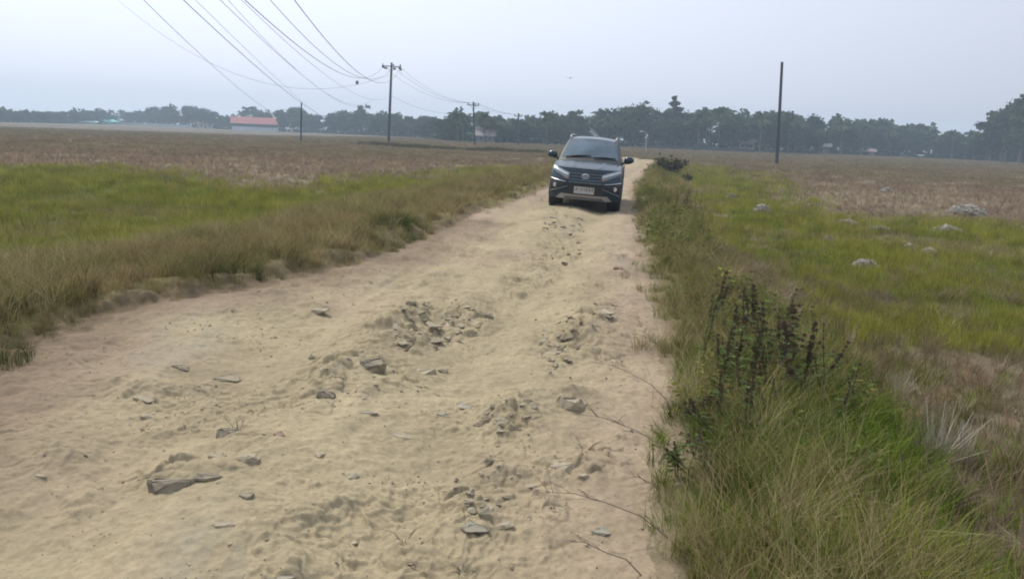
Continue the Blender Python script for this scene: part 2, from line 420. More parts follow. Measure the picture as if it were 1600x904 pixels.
fsd = SD[Q].mean(1)
def sub(name, mask, mat, colf, capc=False):
    q = Q[mask]; used, inv = np.unique(q, return_inverse=True)
    vv = V[used]; me = np_mesh(name, vv, inv.reshape(-1, 4), mat, True)
    a = me.color_attributes.new('tone', 'FLOAT_COLOR', 'POINT')
    c = colf(used); a.data.foreach_set('color', np.concatenate([c, np.ones((len(c), 1))], 1).astype(np.float32).ravel())
    return tag(link(name, me), kind='structure')
def gc(u): return ground_col(GX[u], GY[u])
def rc(u): return road_col(GX[u], GY[u], SD[u])
isroad = fsd > .02
ground = sub('ground', ~isroad, M['ground'], gc)
road = sub('dirt_road', isroad, M['road'], rc)

# ------------------------------------------------------------------ haze
hb = MB(); hb.box(-680, 680, -680, 680, -3.2, 24)
hz = hb.mesh('haze', None)
hm = bpy.data.materials.new('haze_air'); hm.use_nodes = True; t = hm.node_tree; t.nodes.clear()
pv = t.nodes.new('ShaderNodeVolumePrincipled'); oo = t.nodes.new('ShaderNodeOutputMaterial')
pv.inputs['Color'].default_value = (.68, .84, .98, 1); pv.inputs['Density'].default_value = .00128; pv.inputs['Anisotropy'].default_value = .1
t.links.new(pv.outputs[0], oo.inputs['Volume']); hz.materials.append(hm)
tag(link('haze', hz), kind='stuff')

# ------------------------------------------------------------------ trees
def leaf_quads(P, size, rg, up=.3):
    n = len(P)
    a = rg.normal(size=(n, 3)); a[:, 2] *= .7; a /= np.linalg.norm(a, axis=1)[:, None]
    b = rg.normal(size=(n, 3)); b -= a*(a*b).sum(1)[:, None]; b /= np.linalg.norm(b, axis=1)[:, None]
    s = size*(.55+.9*rg.random((n, 1))); k = .45+.4*rg.random((n, 1))
    V = np.stack([P-a*s, P+b*s*k-a*s*.1, P+a*s, P-b*s*k+a*s*.15], 1).reshape(-1, 3)
    F = np.arange(4*n).reshape(n, 4)
    return V, F
def crown_points(blobs, n, rg):
    out = []; wts = np.array([b[3]*b[4] for b in blobs]); wts /= wts.sum()
    for b, wgt in zip(blobs, wts):
        k = int(n*wgt)+1
        d = rg.normal(size=(k, 3)); d /= np.linalg.norm(d, axis=1)[:, None]
        rad = (.55+.5*rg.random((k, 1))**.6)*(1+.25*np.sin(d[:, :1]*7+b[0])+.2*np.sin(d[:, 1:2]*9+b[1]))
        out.append(np.array(b[:3])+d*rad*np.array([b[3], b[3], b[4]]))
    return np.concatenate(out)
def broadleaf(seed, mat, H=10, wd=4.0, n=2900, kind='round'):
    rg = np.random.default_rng(seed); root = empty('broadleaf_tree')
    tr = MB(); blobs = []
    if kind == 'round':
        tz = H*.3; nb = 9
        for i in range(nb):
            a = rg.random()*6.28; rr = wd*.62*rg.random()**.6; z = H*(.34+.5*rg.random()); s = wd*(.30+.22*rg.random())
            blobs.append((rr*math.cos(a), rr*math.sin(a), min(z, H-s*.75), s, s*.75))
        blobs.append((0, 0, H*.82, wd*.35, H*.17))
    elif kind == 'layered':
        tz = H*.95
        for k in range(7):
            z = H*(.36+.60*k/6); s = wd*(.10+.85*(1-k/6)**.65)
            for j in range(3):
                a = rg.random()*6.28
                blobs.append((s*.6*math.cos(a), s*.6*math.sin(a), z+rg.normal()*.15, s*.48+.1, .42))
    elif kind == 'spread':
        tz = H*.62
        for k in range(12):
            a = rg.random()*6.28; rr = wd*(.25+.75*rg.random()); z = H*(.95-.30*(rr/wd)**1.5-.35*rg.random()**2)
            blobs.append((rr*math.cos(a), rr*math.sin(a), z, wd*.32, H*.065))
    elif kind == 'thin':
        tz = H*.8
        for k in range(7):
            a = rg.random()*6.28; rr = wd*.5*rg.random(); blobs.append((rr*math.cos(a), rr*math.sin(a), H*(.62+.36*rg.random()), wd*.28, H*.05))
    bend = rg.normal(size=2)*.25
    top = Vector((bend[0], bend[1], tz))
    r0 = .10+.012*H
    tr.tube([(0, 0, -.4), (bend[0]*.3, bend[1]*.3, tz*.5), top], [r0*1.2, r0*.85, r0*.5], 7)
    for b in blobs:
        zs = min(tz, max(b[2]-abs(b[3])*.7, tz*.35)); f = zs/tz
        tr.tube([(bend[0]*f, bend[1]*f, zs), ((b[0]+bend[0]*f)/2, (b[1]+bend[1]*f)/2, (zs+b[2])/2+.2), b[:3]], [r0*.42, r0*.28, r0*.1], 4)
    tr.build('trunk', M['bark'], root)
    P = crown_points(blobs, n, rg); V_, F_ = leaf_quads(P, H*.026+.1, rg)
    link('crown', np_mesh('crown', V_, F_, mat), root)
    return root
def palm(seed, H=9.0):
    rg = np.random.default_rng(seed); root = empty('coconut_palm')
    tr = MB(); lx, ly = rg.normal(size=2)*.6
    pts = [(lx*t*t, ly*t*t, -.4+(H*.86+.4)*t) for t in np.linspace(0, 1, 7)]
    tr.tube(pts, [.22, .17, .15, .14, .13, .12, .11], 7); tr.build('trunk', M['bark'], root)
    c = Vector(pts[-1]); V_ = []; F_ = []
    for k in range(16):
        a = k*2.4+rg.random()*.5; el = R(rg.uniform(-20, 80)); L_ = H*.36*rg.uniform(.8, 1.1)+.8
        d = Vector((math.cos(a)*math.cos(el), math.sin(a)*math.cos(el), math.sin(el))); side = Vector((-math.sin(a), math.cos(a), 0))
        prev = c; ns = 13
        for j in range(1, ns+1):
            t = j/ns; p = c+d*L_*t+Vector((0, 0, -L_*.55*t*t*(1.1 if el > 0 else .5)))
            ll = L_*.30*math.sin(math.pi*min(.12+t*.9, 1))+.15
            for s in (-1, 1):
                q = (prev+p)/2; tip = q+side*s*ll*.75+Vector((0, 0, -ll*.65))+(p-prev)*1.1
                b = len(V_); V_ += [prev-(p-prev)*.25, p+(p-prev)*.25, tip]; F_.append((b, b+1, b+2))
            prev = p
    link('crown', np_mesh('crown', V_, F_, M['palm']), root)
    return root
def banana(seed):
    rg = np.random.default_rng(seed); root = empty('banana_plant'); tr = MB()
    tr.tube([(0, 0, -.2), (0, 0, 1.8)], [.16, .1], 7); tr.build('trunk', M['leaf3'], root); V_ = []; F_ = []
    for k in range(10):
        a = k*2.4; el = R(rg.uniform(30, 75)); L_ = 2.4; d = Vector((math.cos(a)*math.cos(el), math.sin(a)*math.cos(el), math.sin(el))); s = Vector((-math.sin(a), math.cos(a), 0))
        base = len(V_)
        for j in range(6):
            t = j/5; p = Vector((0, 0, 1.7))+d*L_*t+Vector((0, 0, -L_*.6*t*t)); wd = .38*math.sin(math.pi*(.1+.85*t)); V_ += [p-s*wd+Vector((0, 0, -.08)), p, p+s*wd+Vector((0, 0, -.08))]
        for j in range(5):
            i = base+j*3; F_ += [(i, i+1, i+4, i+3), (i+1, i+2, i+5, i+4)]
    link('crown', np_mesh('crown', V_, F_, M['leaf3']), root); return root
protos = {
 'round': [(broadleaf(11, M['leaf1'], 10, 4.2), 10), (broadleaf(12, M['leaf2'], 10, 4.8), 10), (broadleaf(13, M['leaf3'], 10, 3.8), 10), (broadleaf(14, M['leaf1'], 10, 5.2), 10), (broadleaf(15, M['leaf2'], 10, 3.4), 10)],
 'palm': [(palm(21, 9), 9.4), (palm(22, 9), 9.4), (palm(23, 9), 9.4)],
 'layered': [(broadleaf(31, M['leaf2'], 14, 3.8, 2200, 'layered'), 14)],
 'spread': [(broadleaf(41, M['leaf2'], 12, 7.5, 3200, 'spread'), 12)],
 'thin': [(broadleaf(51, M['leaf3'], 12, 4.0, 420, 'thin'), 12)],
 'banana': [(banana(61), 3.4)],
}
used_proto = set()
def BASE(px): return float(np.interp(px, [-300,0,200,360,660,700,1005,1200,1400,1600,1900], [183,191,195,202.5,215,221,231,239,244.5,254,266]))
def TOP(px): return float(np.interp(px, [-300,0,60,100,130,200,230,270,300,330,345,370,390,410,440,465,500,540,600,660,700,715,740,757,790,810,850,880,895,920,960,995,1020,1060,1090,1105,1120,1150,1190,1210,1230,1260,1290,1310,1345,1380,1410,1450,1480,1510,1530,1560,1590,1650,1900],
                               [165,171,173,175,171,175,169,167,167,173,179,180,170,175,175,170,183,173,177,182,184,172,184,175,187,184,182,185,178,180,172,166,172,172,178,172,169,181,178,175,178,183,188,186,187,193,195,203,206,210,212,210,200,205,215]))
def far_ground(px, py):
    """ground point under a pixel of the far field, on the real terrain"""
    z = -.45
    for _ in range(14):
        p = at(px, py, z); z = .5*z+.5*float(height(np.array([p.x]), np.array([p.y]), np.array([-50.]))[0])
    return Vector((p.x, p.y, z))
def put(kind, px, back=0.0, top=None, hm_=None, label=None, cat='tree', group=None, base=None):
    b = far_ground(px, base if base else BASE(px)); d = Vector((b.x, b.y, 0)); r = d.length
    p = b+d.normalized()*back; p.z = float(height(np.array([p.x]), np.array([p.y]), np.array([-50.]))[0])
    yt = top if top is not None else TOP(px)
    ht = at_depth(px, yt, p.y).z-p.z
    if hm_: ht *= hm_
    L = protos[kind]; pr, ph = L[rnd.randrange(len(L))]
    if id(pr) not in used_proto: o = pr; used_proto.add(id(pr))
    else: o = copy_tree(pr)
    s = ht/ph; wx = s*rnd.uniform(.9, 1.15) if kind != 'palm' else s
    wx = max(wx, .62) if kind == 'round' else wx
    o.location = p; o.scale = (wx, wx, s); o.rotation_euler = (0, 0, rnd.random()*6.28)
    tag(o, label, cat, group)
    return o
# trees one can pick out
special = [
 ('layered',1047,4,150,'tallest pointed tree of the wood, layered crown right of the car'),
 ('thin',568,10,162,'sparse pale tree rising above the wood just left of the tall crossarm pole'),
 ('thin',387,12,166,'thin pale tree showing over the left half of the red shed roof'),
 ('thin',437,8,170,'small umbrella shaped tree over the right end of the red shed roof'),
 ('palm',715,-12,171,'big coconut palm left of the second crossarm pole'),
 ('palm',757,-10,173,'bushy coconut palm just right of the second crossarm pole'),
 ('palm',853,-20,172,'lone coconut palm in front of the wood, right of the third crossarm pole'),
 ('palm',800,3,184,'low coconut palm beside the third crossarm pole'),
 ('thin',895,6,170,'thin crooked tree sticking up left of the car roof'),
 ('round',960,5,170,'broad rounded tree directly behind the car roof'),
 ('round',995,2,163,'tall leafy tree at the right shoulder of the car'),
 ('palm',1090,-6,172,'coconut palm just right of the tallest pointed tree'),
 ('palm',1121,-4,165,'tall coconut palm above the pink walled house'),
 ('palm',1186,-6,172,'coconut palm left of the bare leaning pole'),
 ('palm',1208,8,171,'coconut palm crown half hidden by the bare leaning pole'),
 ('palm',1230,-5,174,'coconut palm just right of the bare leaning pole'),
 ('round',1270,4,182,'round tree above the house with a white roof tip'),
 ('palm',1312,-5,183,'coconut palm right of the house with a white roof tip'),
 ('palm',1345,-5,184,'ragged coconut palm left of the flat topped tree'),
 ('spread',1378,16,191,'flat topped tree in the wood right of the bare pole'),
 ('palm',1448,4,200,'low coconut palm above the white spot at the field edge'),
 ('palm',1486,-6,201,'coconut palm in the dip of the wood before the big right hand tree'),
 ('round',1592,-24,147,'huge wide dark tree at the right edge of the photo'),
 ('round',1640,-10,172,'large dark tree at the very right edge of the field'),
 ('spread',1562,-16,170,'layered tree with flat branches left of the huge right hand tree'),
 ('round',1568,-19,158,'dense dark tree filling the left half of the huge right hand mass'),
 ('round',1546,-15,182,'dense dark tree stepping down left of the huge right hand mass'),
 ('round',1540,-12,205,'dark bushy tree under the left side of the huge spreading tree'),
 ('round',268,3,166,'tallest round tree between the teal roof and the red shed'),
 ('round',300,5,166,'high round tree above the tan roofed house'),
 ('palm',465,5,168,'coconut palm behind the short bare post'),
 ('palm',538,6,171,'coconut palm right of the short bare post'),
]
for k, px, bk, tp, lb in special: put(k, px, bk, tp, label=lb)
segs = [(-140,125,'the far left wood beyond the teal roof','hazy'),(125,245,'the wood behind the teal roofed building','hazy'),(245,362,'the wood left of the red roofed shed','hazy'),
        (362,442,'the wood behind the red roofed shed','pale'),(442,600,'the wood between the red shed and the tall crossarm pole','blue hazy'),
        (600,700,'the wood right of the tall crossarm pole','blue hazy'),(700,868,'the wood behind the two smaller crossarm poles','green'),
        (868,1000,'the wood directly behind the car','green'),(1000,1145,'the wood beside the tallest pointed tree','dark green'),
        (1145,1218,'the wood left of the bare leaning pole','dark green'),(1218,1420,'the wood right of the bare leaning pole','dark green'),(1420,1525,'the low dip in the wood at right','dark green'),(1525,1760,'the wood under the huge right hand tree','dark green')]
cnt = 0
for a, b, ph, adj in segs:
    px = a+4
    while px < b-2:
        for row, (bk, lo, hi) in enumerate([(0, .62, .92), (12, .88, 1.04)]):
            x_ = px+rnd.uniform(-5, 5)
            pal = rnd.random() < (.12 if px < 600 else .36)
            kd = 'palm' if pal else 'round'; up_ = 1.12 if pal else 1.0
            put(kd, x_, bk+rnd.uniform(-3, 5), None, rnd.uniform(lo, hi)*(1.04 if row else 1)*up_,
                label='%s %s, %s row of %s' % (adj.replace('blue hazy', 'hazy'), 'palm' if pal else 'leafy tree', 'front' if row == 0 else 'back', ph.replace('the wood', 'wood').replace('the tall crossarm', 'tall crossarm').replace('between the', 'between')),
                cat='tree', group='%s trees in %s' % (('palm' if pal else 'leafy'), ph)); cnt += 1
        px += rnd.uniform(11, 16) if px < 660 else rnd.uniform(14, 20)
for px, tp in [(735, 206), (905, 212), (960, 214), (1140, 218), (1250, 222), (1335, 226), (1195, 220)]:
    put('banana', px, -6, tp, label='banana plant with broad ragged leaves at the foot of the wood', cat='plant', group='banana plants at the foot of the wood')
# undergrowth and the wood behind: uncountable mass
rg = np.random.default_rng(5); PP = []
for i in range(13000):
    px = rg.uniform(-180, 1800); b = None
    by = BASE(px); dd = rg.random()
    PP.append((px, by, dd))
pxs = np.array([p[0] for p in PP]); tab = {x: far_ground(x, BASE(x)) for x in range(-200, 1821, 20)}
xs_ = sorted(tab); bx = np.interp(pxs, xs_, [tab[x].x for x in xs_]); by_ = np.interp(pxs, xs_, [tab[x].y for x in xs_]); bz = np.interp(pxs, xs_, [tab[x].z for x in xs_])
rr = np.hypot(bx, by_); hfull = np.interp(pxs, xs_, [at_depth(x, TOP(x), tab[x].y).z-tab[x].z for x in xs_])
mass = 0
bk = rg.uniform(1, 4, len(pxs)); k = 1+bk/rr
zz = bz+rg.random(len(pxs))**1.6*hfull*.30*(1+.5*np.sin(pxs*.05)+.3*np.sin(pxs*.21))
Pu = np.stack([bx*k, by_*k, zz], 1)
Vq, Fq = leaf_quads(Pu, .42, rg); tag(link('undergrowth', np_mesh('undergrowth', Vq, Fq, M['leaf2'])), kind='stuff')
bk = rg.uniform(20, 60, len(pxs)); k = 1+bk/rr
zz = bz+rg.random(len(pxs))**1.25*hfull*1.18*(.72+.13*np.sin(pxs*.043+2)+.12*np.sin(pxs*.17))*k
Pu = np.stack([bx*k, by_*k, zz], 1)
Vq, Fq = leaf_quads(Pu, .85, rg); tag(link('distant_wood', np_mesh('distant_wood', Vq, Fq, M['leaf1'])), kind='stuff')
print('trees', cnt+len(special))

# ------------------------------------------------------------------ houses
def house(name, px0, px1, ytop, label, wallc, roofc, back=-2.0, depth=6.0, wall_frac=.55, roof='gable', windows=2, cat='house', over=.5, base=None, gap=False):
    xm = (px0+px1)/2; b = far_ground(xm, base if base else BASE(xm)); d = Vector((b.x, b.y, 0)).normalized(); p = b+d*back
    p.z = float(height(np.array([p.x]), np.array([p.y]), np.array([-50.]))[0])
    wd = (at_depth(px1, BASE(xm), p.y)-at_depth(px0, BASE(xm), p.y)).length; ht = at_depth(xm, ytop, p.y).z-p.z
    e = empty(name, p, -math.atan2(d.x, d.y)); hw = wd/2-over; wh = ht*wall_frac
    mw = simple(name+'_wall', wallc, .85, noise=.12, nscale=1.5); mr_ = simple(name+'_roof', roofc, .7, noise=.15, nscale=2.5)
    md = simple(name+'_dark', (.03, .03, .035), .5)
    wm = MB()
    if gap:
        low = wh*.55
        wm.box(-hw, hw, -.0, .15, -.4, low); wm.box(-hw, hw, depth-.15, depth, -.4, low); wm.box(-hw, -hw+.15, .15, depth-.15, -.4, low); wm.box(hw-.15, hw, .15, depth-.15, -.4, low)
        wm.build('wall', mw, e)
        ln = MB(); ln.box(-hw+.2, hw-.2, 1.4, 1.6, 0, wh+.05); ln.build('inner_wall', md, e)
        for k in range(7):
            q = MB(); x = -hw+.1+(2*hw-.2)*k/6; q.box(x-.07, x+.07, .02, .14, low+.003, wh); q.build('post', md, e)
    else:
        wm.box(-hw, hw, 0, depth, -.4, wh); wm.build('wall', mw, e)
        for k in range(windows):
            x = -hw+2*hw*(k+.5)/windows; fr = MB(); fr.box(x-.5, x+.5, -.04, -.003, wh*.38, wh*.82); wo = fr.build('window', simple('frame_paint', (.5, .48, .45), .6), e)
            pn = MB(); pn.box(x-.42, x+.42, -.06, -.043, wh*.42, wh*.78); pn.build('pane', md, wo)
        dr = MB(); x = -hw+2*hw*(.5 if windows % 2 == 0 else .3); dr.box(x-.4, x+.4, -.05, -.003, 0, wh*.8); dr.build('door', simple('door_wood', (.14, .08, .05), .7), e)
    rf = MB(); x0, x1 = -hw-over, hw+over; y0, y1 = -over, depth+over; ym = depth/2; t_ = .08
    if roof == 'gable':
        for a_, b_ in ((y0, ym), (y1, ym)):
            rf.add([(x0,a_,wh-.1),(x1,a_,wh-.1),(x1,b_,ht),(x0,b_,ht),(x0,a_,wh-.1+t_),(x1,a_,wh-.1+t_),(x1,b_,ht+t_),(x0,b_,ht+t_)], [(0,1,2,3),(7,6,5,4),(0,4,5,1),(1,5,6,2),(3,2,6,7),(0,3,7,4)])
        gb = MB(); gb.add([(-hw,.05,wh+.003),(-hw,depth-.05,wh+.003),(-hw,ym,ht-.12),(hw,.05,wh+.003),(hw,depth-.05,wh+.003),(hw,ym,ht-.12)], [(0,2,1),(3,4,5),(0,1,4,3)]); gb.build('gable', mw, e)
    elif roof == 'hip':
        rx = max(wd/2-depth*.45, .3)
        rf.add([(x0,y0,wh+.01),(x1,y0,wh+.01),(x1,y1,wh+.01),(x0,y1,wh+.01),(-rx,ym,ht),(rx,ym,ht)], [(0,1,5,4),(1,2,5),(2,3,4,5),(3,0,4),(0,3,2,1)])
    else:
        rf.add([(x0,y0,wh+.01),(x1,y0,wh+.01),(x1,y1,ht-.1),(x0,y1,ht-.1),(x0,y0,wh+.11),(x1,y0,wh+.11),(x1,y1,ht),(x0,y1,ht)], [(0,3,2,1),(4,5,6,7),(0,1,5,4),(1,2,6,5),(2,3,7,6),(3,0,4,7)])
    rf.build('roof', mr_, e)
    tag(e, label, cat); return e
house('shed', 363, 436, 183.5, 'long shed with red gable roof, dark open side and low white wall', (.62,.64,.72), (.27,.045,.04), -16, 8, .52, 'gable', 0, 'shed', .6, None, True)
house('teal_house', 146, 186, 185.5, 'low building with a teal roof beyond the left field', (.12,.42,.40), (.06,.38,.36), -3, 8, .5, 'hip', 3, 'building')
house('low_house', 124, 152, 189, 'small pale teal lean-to left of the teal roofed building', (.25,.5,.5), (.3,.5,.5), -5, 5, .6, 'shed', 1, 'building')
house('village_house', 308, 334, 187.5, 'small house with a tan roof left of the red shed', (.42,.4,.4), (.42,.30,.22), -4, 6, .5, 'gable', 2)
house('village_house', 446, 459, 199, 'tiny white hut just right of the red shed', (.6,.6,.62), (.5,.5,.5), -3, 3, .6, 'shed', 1, 'hut')
house('village_house', 741, 776, 199, 'house with a faded beige roof behind the second crossarm pole', (.16,.15,.14), (.20,.18,.16), 0, 6, .45, 'gable', 2)
house('village_house', 876, 904, 207, 'flat roofed pinkish building left of the car roof', (.45,.36,.34), (.40,.36,.35), 1, 5, .93, 'shed', 2)
house('village_house', 902, 940, 199, 'house with a tall grey hip roof just above the car roof', (.2,.19,.18), (.17,.19,.19), 0, 8, .35, 'hip', 2)
house('village_house', 988, 1013, 219, 'low white walled house right of the car mirror', (.40,.40,.39), (.16,.13,.12), 1, 5, .62, 'gable', 2)
house('village_house', 1151, 1181, 216, 'pink walled house in the wood left of the bare leaning pole', (.36,.26,.23), (.30,.27,.26), 1, 5, .72, 'gable', 2)
house('village_house', 1270, 1297, 224, 'house with a white roof tip right of the bare leaning pole', (.2,.15,.15), (.30,.30,.30), 1, 5, .72, 'gable', 1)
house('village_house', 1345, 1368, 232, 'small dull pink house far right of the bare leaning pole', (.32,.24,.24), (.25,.2,.2), 1, 5, .6, 'gable', 1)
house('village_house', 1433, 1443, 242, 'tiny white hut at the field edge in the dip of the wood', (.42,.42,.42), (.35,.35,.35), -9, 2.5, .7, 'shed', 0, 'hut')
def far_wall(px0, px1, h, label, col, back=-4):
    e = MB(); n = 14; a = [far_ground(px0+(px1-px0)*i/n, BASE(px0+(px1-px0)*i/n)) for i in range(n+1)]
    a = [p+Vector((p.x, p.y, 0)).normalized()*back for p in a]
    V_ = []; F_ = []
    for p in a:
        d = Vector((p.x, p.y, 0)).normalized()*.15
        z = p.z
        V_ += [(p.x, p.y, z-.4), (p.x, p.y, z+h), (p.x+d.x, p.y+d.y, z+h), (p.x+d.x, p.y+d.y, z-.4)]
    for i in range(n):
        b_ = i*4; F_ += [(b_+k, b_+(k+1) % 4, b_+4+(k+1) % 4, b_+4+k) for k in range(4)]
    F_ += [(0, 1, 2, 3), (n*4+3, n*4+2, n*4+1, n*4)]
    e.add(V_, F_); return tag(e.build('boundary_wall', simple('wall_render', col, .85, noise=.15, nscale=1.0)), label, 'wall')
far_wall(188, 300, 1.15, 'long low pale wall running right from the teal roofed building', (.38,.44,.47))
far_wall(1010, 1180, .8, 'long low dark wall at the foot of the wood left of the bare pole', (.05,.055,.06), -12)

# ------------------------------------------------------------------ poles, lamp, wires
def pole_root(name, base_px, zb=None):
    b = far_ground(*base_px) if zb is None else at(*base_px, zb); return b
def crossarm_pole(base_px, top_px, label, arm, r=.14):
    b = far_ground(*base_px)
    top = at_depth(*top_px, b.y); e = empty('utility_pole', b); T = top-b
    mb = MB(); mb.tube([(0, 0, -.6), T*.5, T], [r*1.15, r, r*.75], 10); mb.build('pole', M['pole'], e)
    az = T-Vector((0, 0, .55)); w_ = arm/2
    am = MB(); am.box(-w_, w_, -.06, .06, -.06, .06); a = am.build('crossarm', M['pole'], e); a.location = az; a.rotation_euler = (0, R(1), R(4))
    for s in (-1, 1):
        br = MB(); br.tube([(s*w_*.55, 0, -.05), (0, 0, -.75)], .03, 5); q = br.build('brace', M['pole'], e); q.location = az
    for x in (-w_+.1, .28, w_-.1):
        ins = MB(); ins.tube([(0, 0, .06), (0, 0, .12), (0, 0, .2), (0, 0, .3), (0, 0, .36)], [.05, .11, .07, .11, .04], 8); q = ins.build('insulator', M['ins'], e); q.location = az+Vector((x, 0, 0))
    tag(e, label, 'utility pole', 'crossarm power poles along the track'); return e, b, az
p1, b1, a1 = crossarm_pole((607, 223), (612, 98), 'tallest power pole with crossarm and drum insulators in the left field', 2.9, .2)
for x, z in ((-1.3, -.14), (-.9, -.3), (.45, -.34), (1.25, -.18), (1.38, -.42)):
    q = MB(); q.tube([(-.18, 0, .05), (.18, 0, -.05)], [.15, .15], 8); o = q.build('strain_insulator', M['ins'], p1); o.location = a1+Vector((x, -.1, z))
q = MB(); q.tube([(1.5, -.05, -.4), (1.5, -.05, -1.5)], .02, 4); o = q.build('hanging_lead', M['wire'], p1); o.location = a1
p2, b2, a2 = crossarm_pole((742, 227.4), (739.5, 159), 'middle sized crossarm pole second along the power line', 1.9, .14)
p3, b3, a3 = crossarm_pole((810, 226.8), (810, 177), 'smallest and farthest crossarm pole of the power line', 1.6, .17)
def bare_pole(name, base_px, top_px, r, label, z=None):
    b = far_ground(*base_px); top = at_depth(*top_px, b.y); e = empty(name, b); T = top-b
    mb = MB(); mb.tube([(0, 0, -.6), T*.5, T], [r*1.1, r*.95, r*.8], 12); mb.build('pole', M['pole'], e)
    cp = MB(); cp.tube([T+Vector((0, 0, .003)), T+Vector((0, 0, .06))], r*.85, 12); cp.build('cap', M['ins'], e)
    tag(e, label, 'pole'); return e
bare_pole('bare_pole', (470, 222), (471, 161), .11, 'short bare dark post standing in the left field')
bare_pole('bare_pole', (1214, 257), (1222, 98), .165, 'tall bare dark pole leaning slightly in the right field')
lb_ = far_ground(1009, 238); e = empty('lamp_post', lb_); mb = MB()
T = at_depth(1011, 196, lb_.y)-lb_
mb.tube([(0, 0, -.4), T*.35, T*.7], [.06, .05, .04], 8); mb.build('pole', M['pole_pale'], e)
mb = MB(); mb.tube([T*.7, T*.7+Vector((-.3, 0, .25)), T*.7+Vector((-.75, 0, .3))], .03, 6); mb.build('arm', M['pole_pale'], e)
mb = MB(); mb.tube([T*.7+Vector((-.55, 0, .24)), T*.7+Vector((-.75, 0, .29)), T*.7+Vector((-1.2, 0, .27))], [.06, .13, .07], 8); mb.build('lamp_head', M['pole_pale'], e)
tag(e, 'thin pale lamp post at the end of the track right of the car', 'lamp post')
def wire(A, B, s, r, label, n=60, group='power lines overhead'):
    A = Vector(A); B = Vector(B); pts = []
    for i in range(n+1):
        t = i/n; p = A+(B-A)*t; p.z -= 4*s*t*(1-t); pts.append(p)
    rad = r
    if hasattr(r, '__len__'): rad = [r[0]+(r[1]-r[0])*(i/n) for i in range(n+1)]
    mb = MB(); mb.tube(pts, rad, 5); return tag(mb.build('power_line', M['wire']), label, 'power line', group)
W = [
 ((-6.69,7.88,9.2), tuple(b1+a1+Vector((1.4,0,-.1))), 4.44, .018, 'rightmost overhead wire, sagging to the right end of the tall pole crossarm'),
 ((-11.72,25.81,9.65), tuple(b1+a1+Vector((.28,0,-.1))), 3.8, .018, 'second overhead wire from the right, ending at the middle of the crossarm'),
 ((-8.37,10.4,7.75), tuple(b1+a1+Vector((-1.35,0,-.1))), 3.38, .018, 'third overhead wire from the right, ending at the left end of the crossarm'),
 ((-8.46,6.88,8.68), (-20.2,119,6.73), 2.92, .010, 'very faint wire reaching the tall pole halfway up its shaft'),
 ((-19.79,27.12,16.95), (-39.95,212,10.1), 6.99, .018, 'upper wire of the close pair crossing the middle of the left sky'),
 ((-13.35,10.02,12.26), (-44.98,214,7.48), 2.93, .020, 'lower wire of the close pair crossing the middle of the left sky'),
 ((-11.41,9.62,10.15), (-55.15,215,4.03), .91, .014, 'thin wire just right of the thick cable over the short post'),
 ((-17.51,7.8,16.16), (-51.75,214,3.15), 2.7, .033, 'thick dark cable passing over the top of the short bare post'),
 ((-13.37,10.16,11.49), (-63.55,215,3.76), 3.1, .018, 'wire falling to the trees above the red roofed shed'),
 ((-62.63,113.38,21.83), (-20.25,119,9.88), 7.42, .018, 'lowest slung wire curving in from the far left to the tall pole'),
]
for A, B, s, r, lb in W: wire(A, B, s, r, lb)
for k, (x1, x2) in enumerate(((-1.3, -.85), (.28, .28), (1.3, .85))):
    wire(b1+a1+Vector((x1, 0, -.05)), b2+a2+Vector((x2, 0, .36)), 1.4, .016, ['left', 'middle', 'right'][k]+' one of the three thin wires between the tall pole and the second pole')
    wire(b2+a2+Vector((x2, 0, .36)), b3+a3+Vector((x2*.8, 0, .36)), .5, .014, ['left', 'middle', 'right'][k]+' one of the three thin wires between the second and third poles')
wire((-20.3,119,6.9), b2+Vector((0, 0, 5.2)), 1.2, .014, 'low thin wire from the middle of the tall pole to the second pole')
sp = at_depth(558, 129, 117); mb = MB(); mb.tube([sp+Vector((0, 0, -.3)), sp+Vector((0, 0, -.15)), sp+Vector((0, 0, .15)), sp+Vector((0, 0, .3))], [.07, .22, .22, .07], 8)
tag(mb.build('line_marker', M['ins']), 'small dark ball hanging on the lowest wire left of the tall pole', 'line marker')
# bird
bp_ = at_depth(891, 122.5, 70); e = MB()
e.tube([(-.16,0,0),(-.08,0,.01),(.05,0,.01),(.16,0,-.01)], [.012,.05,.045,.01], 8)
bird = e.build('bird', M['ins']); bird.location = bp_
wg = MB()
for s in (-1, 1):
    wg.add([(-.04,0,.03),(.06,0,.03),(.03,s*.2,.09),(-.05,s*.2,.09),(-.08,s*.42,.04),(-.04,0,.04),(.06,0,.04),(.03,s*.2,.1),(-.05,s*.2,.1),(-.08,s*.42,.05)], [(0,1,2,3),(3,2,4),(8,7,6,5),(9,7,8),(1,6,7,2),(2,7,9,4),(4,9,8,3),(3,8,5,0)])
wo = wg.build('wing', M['ins'], bird); bird.rotation_euler = (0, 0, R(70)); tag(bird, 'tiny dark bird flying high above the car', 'bird')

